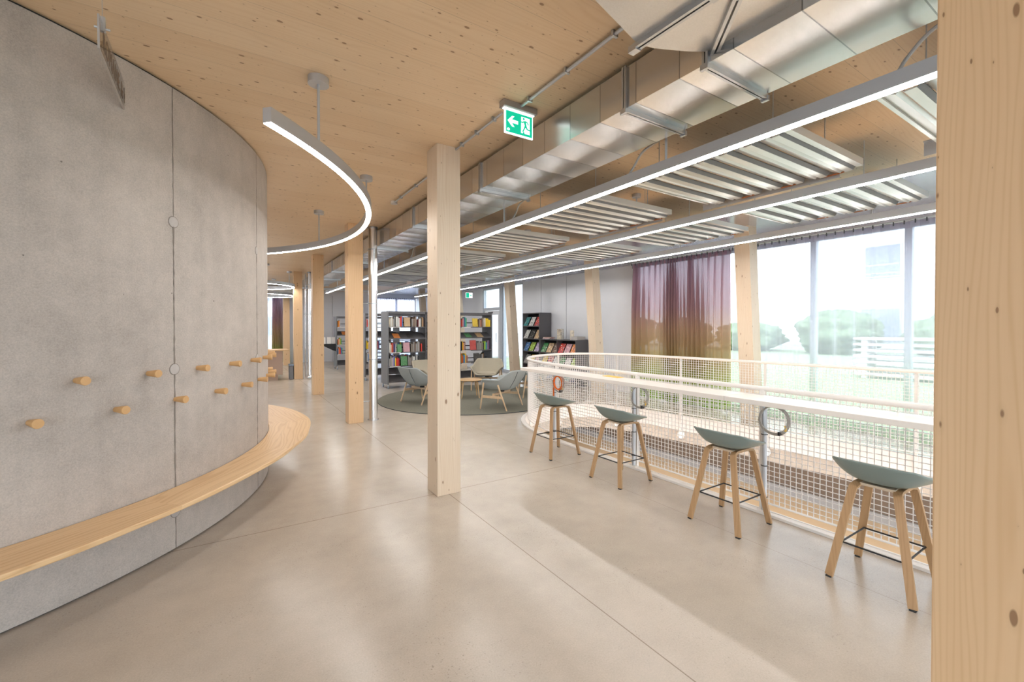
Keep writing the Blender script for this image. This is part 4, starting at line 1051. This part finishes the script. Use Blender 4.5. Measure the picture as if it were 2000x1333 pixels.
for lv, nms in ((4, ['pink','red','white','teal','black','navy']), (2, ['yellow','yellow','orange','green','lime','red','blue']), (1, ['grey','white','blue','green','red','crimson'])):
    x = .03
    for nm in nms*2: x = put_spines(0, 'second bookcase', 0, lv, x, [nm], 3.27, 12.95)
far_case = bookcase(3.27, 17.0, 3, 'dark mobile bookcase at the far end with a leaflet rack on its side')
for lv, nms in ((4, ['orange','orange','white']), (2, ['orange','lilac','yellow','green','green']), (1, ['blue','orange','red','crimson','blue','green'])):
    x = .04
    for nm in nms: x = put_spines(0, 'far bookcase', 0, lv, x, [nm], 3.27, 17.0)
put_face('far bookcase', 0, 3, .2, 'orange', 3.27, 17.0, slant=True)
for (cn, bay, lv), lst in seen_lb.items():
    lst.sort(key=lambda t: t[0].location.x); r = 0
    for o, nm in lst:
        r += 1; q = ORD[r-1] if r <= len(ORD) else 'last'; face = nm.endswith('|face'); nm = nm.split('|')[0]
        if cn.endswith('rear'): lb = f'{nm} book behind, {q} from left, rear {SHELF[lv]} shelf, left bay of front bookcase'
        else: lb = f'{nm} {"cover-out" if face else "upright"} book, {q} from left, {SHELF[lv]} shelf, {BAYN[bay]} bay of {cn}'
        tag(o, lb, 'book', f'books on the {SHELF[lv]} shelf of the {cn}')
# leaflet rack on the side of the far bookcase
rack = B('leaflet_rack', M['black'], (-.535, -.016, .1, .45, .93, .948), far_case)
for y in (.1, .44):
    MB().add([(-.515,y,.93),(-.016,y,.93),(-.016,y,.67),(-.515,y+.01,.93),(-.016,y+.01,.93),(-.016,y+.01,.67)], [(0,1,2),(5,4,3),(0,3,4,1),(1,4,5,2),(2,5,3,0)]).build('bracket', M['black'], rack)
for i, (x, lb) in enumerate(((-.46,'leftmost'),(-.27,'middle'),(-.12,'rightmost'))):
    o = MB().box(0,.13,0,.03,0,.25).build('leaflet', M['white']); o.location = (3.24+x, 17.16, .949); o.rotation_euler = (radians(-12), 0, 0)
    tag(o, f'white leaflet standing on the black rack, {lb} of three', 'leaflet', 'leaflets on the far rack')

# magazine shelves against the right wall
def magshelf(y0, y1, z1, bays, tiers, label):
    rt = empty('magazine_shelf', (7.46, (y0+y1)/2, 0), 0, label, 'shelf', 'dark magazine shelves by the wall'); yc = (y0+y1)/2; D = .42
    a, b = y0-yc, y1-yc
    for i in range(bays+1):
        y = a+(b-a)*i/bays; y = min(max(y, a+.012), b-.012); B('side_panel', M['gunmetal'], (0, D, y-.012, y+.012, 0, z1-.024), rt)
    B('top_board', M['gunmetal'], (0, D, a, b, z1-.024, z1), rt); B('back_panel', M['black'], (D-.01, D, a+.025, b-.025, 0, z1-.025), rt)
    for z in tiers:
        for i in range(bays):
            u, v = a+(b-a)*i/bays+.013, a+(b-a)*(i+1)/bays-.013
            vs = [(.02,u,z),(.02,v,z),(.20,v,z+.33),(.20,u,z+.33),(.032,u,z-.004),(.032,v,z-.004),(.21,v,z+.325),(.21,u,z+.325)]
            sh = MB().add(vs, [(3,2,1,0),(4,5,6,7),(0,1,5,4),(1,2,6,5),(2,3,7,6),(3,0,4,7)]).build('display_shelf', M['black'], rt)
            B('shelf_lip', M['gunmetal'], (.0, .022, u, v, z-.022, z+.008), sh)
    return rt
MT = [1.595, 1.22, .85, .48, .11]
magshelf(10.16, 11.02, 1.98, 1, MT, 'tall dark magazine shelf against the grey wall')
ML = [.85, .48, .11]
magshelf(8.58, 10.14, 1.22, 2, ML, 'low wide dark magazine shelf against the grey wall')
magcols = [['teal','white','red'],['white','black','tan'],['blue','lime','lilac'],['grey','yellow','pink'],['orange','white','green']]
mi = 0; TN = ['top','second','third','fourth','bottom']
def magazine(y, z, nm, lb, grp):
    global mi
    o = bpy.data.objects.new('magazine', MM); COL.objects.link(o); o.color = (*CC[nm], 1); o.location = (7.462, y, z); o.rotation_euler = (0, radians(28), 0); tag(o, lb, 'magazine', grp)
_o = MB().box(.0, .006, -.105, .105, 0, .285).build('magazine', M['cover']); MM = _o.data; bpy.data.objects.remove(_o)
for t, z in enumerate(MT):
    for i in range(3): magazine(10.88-.275*i, z+.009, magcols[t][i], f'{magcols[t][i]} magazine, {["left","middle","right"][i]} on the {TN[t]} tier of the tall shelf', 'magazines on the tall shelf')
lc = [['green','tan','brown','red','pink','orange'],['yellow','red','white','green','white','lime'],['cream','blue','red','white','teal','navy']]
for t, z in enumerate(ML):
    for i in range(6): magazine(10.0-.255*i, z+.009, lc[t][i], f'{lc[t][i]} magazine, {ORD[i]} from the left on the {["top","middle","bottom"][t]} tier of the low shelf', 'magazines on the low shelf')
def small(name, dims, mat, loc_, rot, lb, cat, colr=None, grp=None):
    o = MB().box(*dims).build(name, mat); o.location = loc_; o.rotation_euler = rot
    if colr: o.color = (*colr, 1)
    tag(o, lb, cat, grp); return o
for i in range(4): small('magazine', (-.10,.10,-.14,.14,0,.014), M['cover'], (7.60, 9.92-.01*i, 1.2205+.0142*i), (0,0,.1*i), f'{["bottom","second","third","topmost"][i]} magazine in the flat stack on the low shelf', 'magazine', CC[['white','pink','white','rust'][i]], 'flat magazine stack on the low shelf')
for i in range(3): small('book', (0,.028,-.10,.10,0,.29), M['cover'], (7.55+.0295*i, 9.38, 1.2205), (0,0,-.12), f'{["front","middle","back"][i]} book of the thick upright group on the low shelf', 'book', CC[['cream','white','cream'][i]], 'upright books on top of the low shelf')
small('book', (0,.04,-.07,.07,0,.25), M['cover'], (7.55, 8.86, 1.2205), (0,0,-.15), 'white and orange book standing at the right on the low shelf', 'book', (.8,.72,.6))
small('flat_box', (-.14,.14,-.12,.12,0,.09), M['plug'], (7.66, 8.72, 1.2205), (0,0,0), 'pale flat box at the right end on the low shelf', 'box')

# ------------------------------------------------------------------ reception desk and bin
rt = empty('reception_desk', (.4, 14.5, 0), 0, 'rose brown reception desk with a pale wooden top beyond the concrete wall', 'desk')
B('desk_body', M['desk'], (-1.6, .88, 0, .75, .16, .86), rt); B('plinth', M['desk'], (-1.5, .76, .06, .7, 0, .16), rt); B('desk_top', M['oakpale'], (-1.7, 1.05, -.06, .82, .86, .89), rt, .003)
B('pencil_ledge', M['counter'], (-.9, .70, -.16, -.0, .78, .80), rt)
rt = empty('waste_bin', (1.51, 14.62, 0), 0, 'blue-grey waste bin left of the fourth spruce column', 'bin')
MB().prism([(-.055,-.12),(.055,-.12),(.055,.12),(-.055,.12)], .0, .40).build('bin_body', M['gunlight'], rt, bevel=.01); MB().prism([(-.062,-.13),(.062,-.13),(.062,.13),(-.062,.13)], .40, .46).build('bin_lid', M['binblue'], rt, bevel=.01)

# ------------------------------------------------------------------ curtains
def curtain(name, axis, at, a0, a1, z0, z1, mat, waves, amp, label, flare=0.0, seed=1, layers=1, bunch=None):
    rt = empty(name, (0,0,0), 0, label, 'curtain'); r = random.Random(seed)
    ph = [r.uniform(0, 6.28) for _ in range(6)]
    n = int(waves*10); nz = 14
    for l in range(layers):
        pts = []
        for i in range(n+1):
            t = i/n
            if bunch: tt = t+bunch*sin(2*pi*t)/(2*pi)
            else: tt = t
            row = []
            for j in range(nz+1):
                v = j/nz; z = z1+(z0-z1)*v
                hem = .025*sin(2*pi*waves*t*.21+ph[0]) if z0 < .3 else 0
                z += hem*v
                A = amp*(.35+.65*min(1, v*3))*(1+.35*sin(2*pi*waves*t*.137+ph[1]))
                off = A*sin(2*pi*waves*t+ph[2]+.7*sin(3.1*v+ph[3])+1.3*sin(2*pi*waves*t*.11+ph[4]))+.035*l
                c = a0+(a1-a0)*tt+(.04*sin(9*tt+ph[5]+l)*v)+flare*v*v*((tt-.5)*2)
                row.append((at+off, c, z) if axis == 'X' else (c, at+off, z))
            pts.append(row)
        MB().grid(pts).build('fabric', mat, rt, smooth=True, normals=False)
    mb = MB(); hd = []
    if axis == 'X': mb.box(at-.012, at+.012, min(a0,a1), max(a0,a1), z1+.015, z1+.035)
    else: mb.box(a0, a1, at-.012, at+.012, z1+.015, z1+.035)
    mb.build('curtain_track', M['alu_l'], rt)
    tpts = [[((at+.004*sin(60*a)), a, z) if axis == 'X' else (a, at+.004*sin(60*a), z) for z in (z1-.09, z1)] for a in [a0+(a1-a0)*i/60 for i in range(61)]]
    MB().grid(tpts).build('header_tape', M['tape'], rt, smooth=True, normals=False)
    k = max(4, int(abs(a1-a0)/.105)); k = min(k, 80); mb = MB()
    for i in range(k+1):
        a = a0+(a1-a0)*i/k
        if axis == 'X': mb.box(at-.02, at-.008, a-.006, a+.006, z1-.03, z1+.02)
        else: mb.box(a-.006, a+.006, at-.02, at-.008, z1-.03, z1+.02)
    mb.build('curtain_gliders', M['piping'], rt)
    return rt
XC = 7.62
curtain('curtain', 'X', XC, 4.56, 6.86, .03, 2.965, M['curtain'], 21, .06, 'purple to ochre dip-dyed curtain gathered left of the leaning column', .02, 3, 2, .45)
curtain('sheer_curtain', 'X', XC, -4.6, 4.50, .03, 2.965, M['voile'], 40, .04, 'pale sheer curtain across the large window at the right', .0, 5, 1)
curtain('curtain', 'Y', 21.05, 1.48, 2.10, .03, 2.965, M['curtain'], 11, .05, 'distant purple and green curtain beside the far left window', .0, 6, 2)
curtain('sheer_curtain', 'Y', 21.05, .3, 1.36, .03, 2.965, M['voile'], 12, .04, 'pale sheer curtain at the far left window', .0, 6, 1)
curtain('sheer_curtain', 'Y', 21.05, 5.7, 7.75, .03, 2.965, M['voile2'], 24, .05, 'lilac sheer curtain at the far window above the bookcases', .0, 9, 1)

# ------------------------------------------------------------------ outdoors
o = B('lawn', M['grass'], (8.4, 90, -60, 120, -.45, -.2)); tag(o, 'green lawn outside the right windows', 'lawn', kind='structure')
o = B('terrace', M['pave'], (8.11, 8.75, -60, 120, -.29, -.12)); o.location.z = 0; tag(o, 'pale paved terrace outside the right windows', 'terrace', kind='structure')
struct(B('ground', M['pave'], (-90, 90, YF+.3, 120, -.3, -.12))); struct(B('ground', M['pave'], (-90, 8.1, -60, YB-.3, -.3, -.12))); struct(B('ground', M['pave'], (-90, XL-.3, YB-.3, YF+.3, -.3, -.12)))
def bush(x, y, r, h, seed, lb):
    bm = bmesh.new(); bmesh.ops.create_icosphere(bm, subdivisions=4, radius=1.0); rr = random.Random(seed)
    from mathutils import noise as mn
    for v in bm.verts:
        d = 1+.28*mn.noise(v.co*2.1+Vector((seed,0,0)))+.16*mn.noise(v.co*6+Vector((0,seed,0)))
        v.co = Vector((v.co.x*r*d, v.co.y*r*d, v.co.z*h/2*d))
    me = bpy.data.meshes.new('hedge_shrub'); bm.to_mesh(me); bm.free(); me.materials.append(M['hedge'])
    for p in me.polygons: p.use_smooth = True
    o = bpy.data.objects.new('hedge_shrub', me); COL.objects.link(o); o.location = (x, y, -.2+h/2*.9); tag(o, lb, 'shrub', 'shrubs beyond the lawn'); return o
for i in range(6):
    bush(34, 1.0+5.9*i, 2.3, 2.3+.35*(i % 3), i+1, f'rounded green shrub beyond the lawn, {ORD[i]} from the right behind the sheer curtain')
def building(x0, x1, y0, y1, h, wins, lb, face='X', mat='render'):
    rt = empty('building', ((x0+x1)/2, (y0+y1)/2, -.2), 0, lb, 'building'); cx, cy = (x0+x1)/2, (y0+y1)/2
    B('walls', M[mat], (x0-cx, x1-cx, y0-cy, y1-cy, 0, h), rt); B('parapet', M['alu_l'], (x0-cx-.1, x1-cx+.1, y0-cy-.1, y1-cy+.1, h, h+.15), rt)
    for (a, b, c, d) in wins:
        if face == 'X': f = B('window', M['alu_l'], (x0-cx-.08, x0-cx+.02, a-cy, b-cy, c, d), rt); B('window_glazing', M['winglass'], (x0-cx-.10, x0-cx-.05, a-cy+.1, b-cy-.1, c+.1, d-.1), f)
        else: f = B('window', M['alu_l'], (a-cx, b-cx, y0-cy-.08, y0-cy+.02, c, d), rt); B('window_glazing', M['winglass'], (a-cx+.1, b-cx-.1, y0-cy-.10, y0-cy-.05, c+.1, d-.1), f)
    return rt
building(40, 52, -12, 17, 9.2, [(11.2,13.4,5.4,7.8),(6.6,8.8,5.4,7.8),(1,3.2,5.4,7.8),(-5,-2.6,5.4,7.8),(11.2,13.6,.6,3.2),(6.2,9.4,.6,3.2),(0,2.8,.6,3.2)], 'white rendered building outside with dark square windows')
building(24, 40, 36, 60, 12, [(25+3*i,26.8+3*i,1+2.9*j,2.9+2.9*j) for i in range(5) for j in range(4)], 'pale apartment building seen through the glazed door', 'Y')
building(-6, 12, 44, 56, 9, [(-4+3*i,-2.4+3*i,1+3*j,2.8+3*j) for i in range(5) for j in range(3)], 'pale building outside the far windows', 'Y')
rt = empty('timber_stack', (19, 4.2, -.2), 0, 'low stack of pale boards on the lawn outside', 'board stack')
for k in range(7): B('board', M['white'], (-.5, .5, -2.4+.1*(k % 2), 2.3, .12+.2*k, .20+.2*k), rt)
for y in (-2, 0, 2): B('board_bearer', M['white'], (-.45, .45, y-.08, y+.08, 0, 1.32), rt)

# ------------------------------------------------------------------ unseen strip lamps added to brighten the storey below
for i, (x, lb) in enumerate(((2.2,'unseen strip lamp added under the floor slab to light the storey below'),(9.6,'unseen strip lamp added on the storey below, nearer the dark wall'))):
    rt = empty('lower_fill_lamp', (x, 0, -.53), 0, lb, 'lamp')
    B('lamp_profile', M['alu'], (-.13,.13,-4,14,.02,.09), rt); B('lamp_diffuser', M['lamp'], (-.12,.12,-4,14,0,.02), rt)
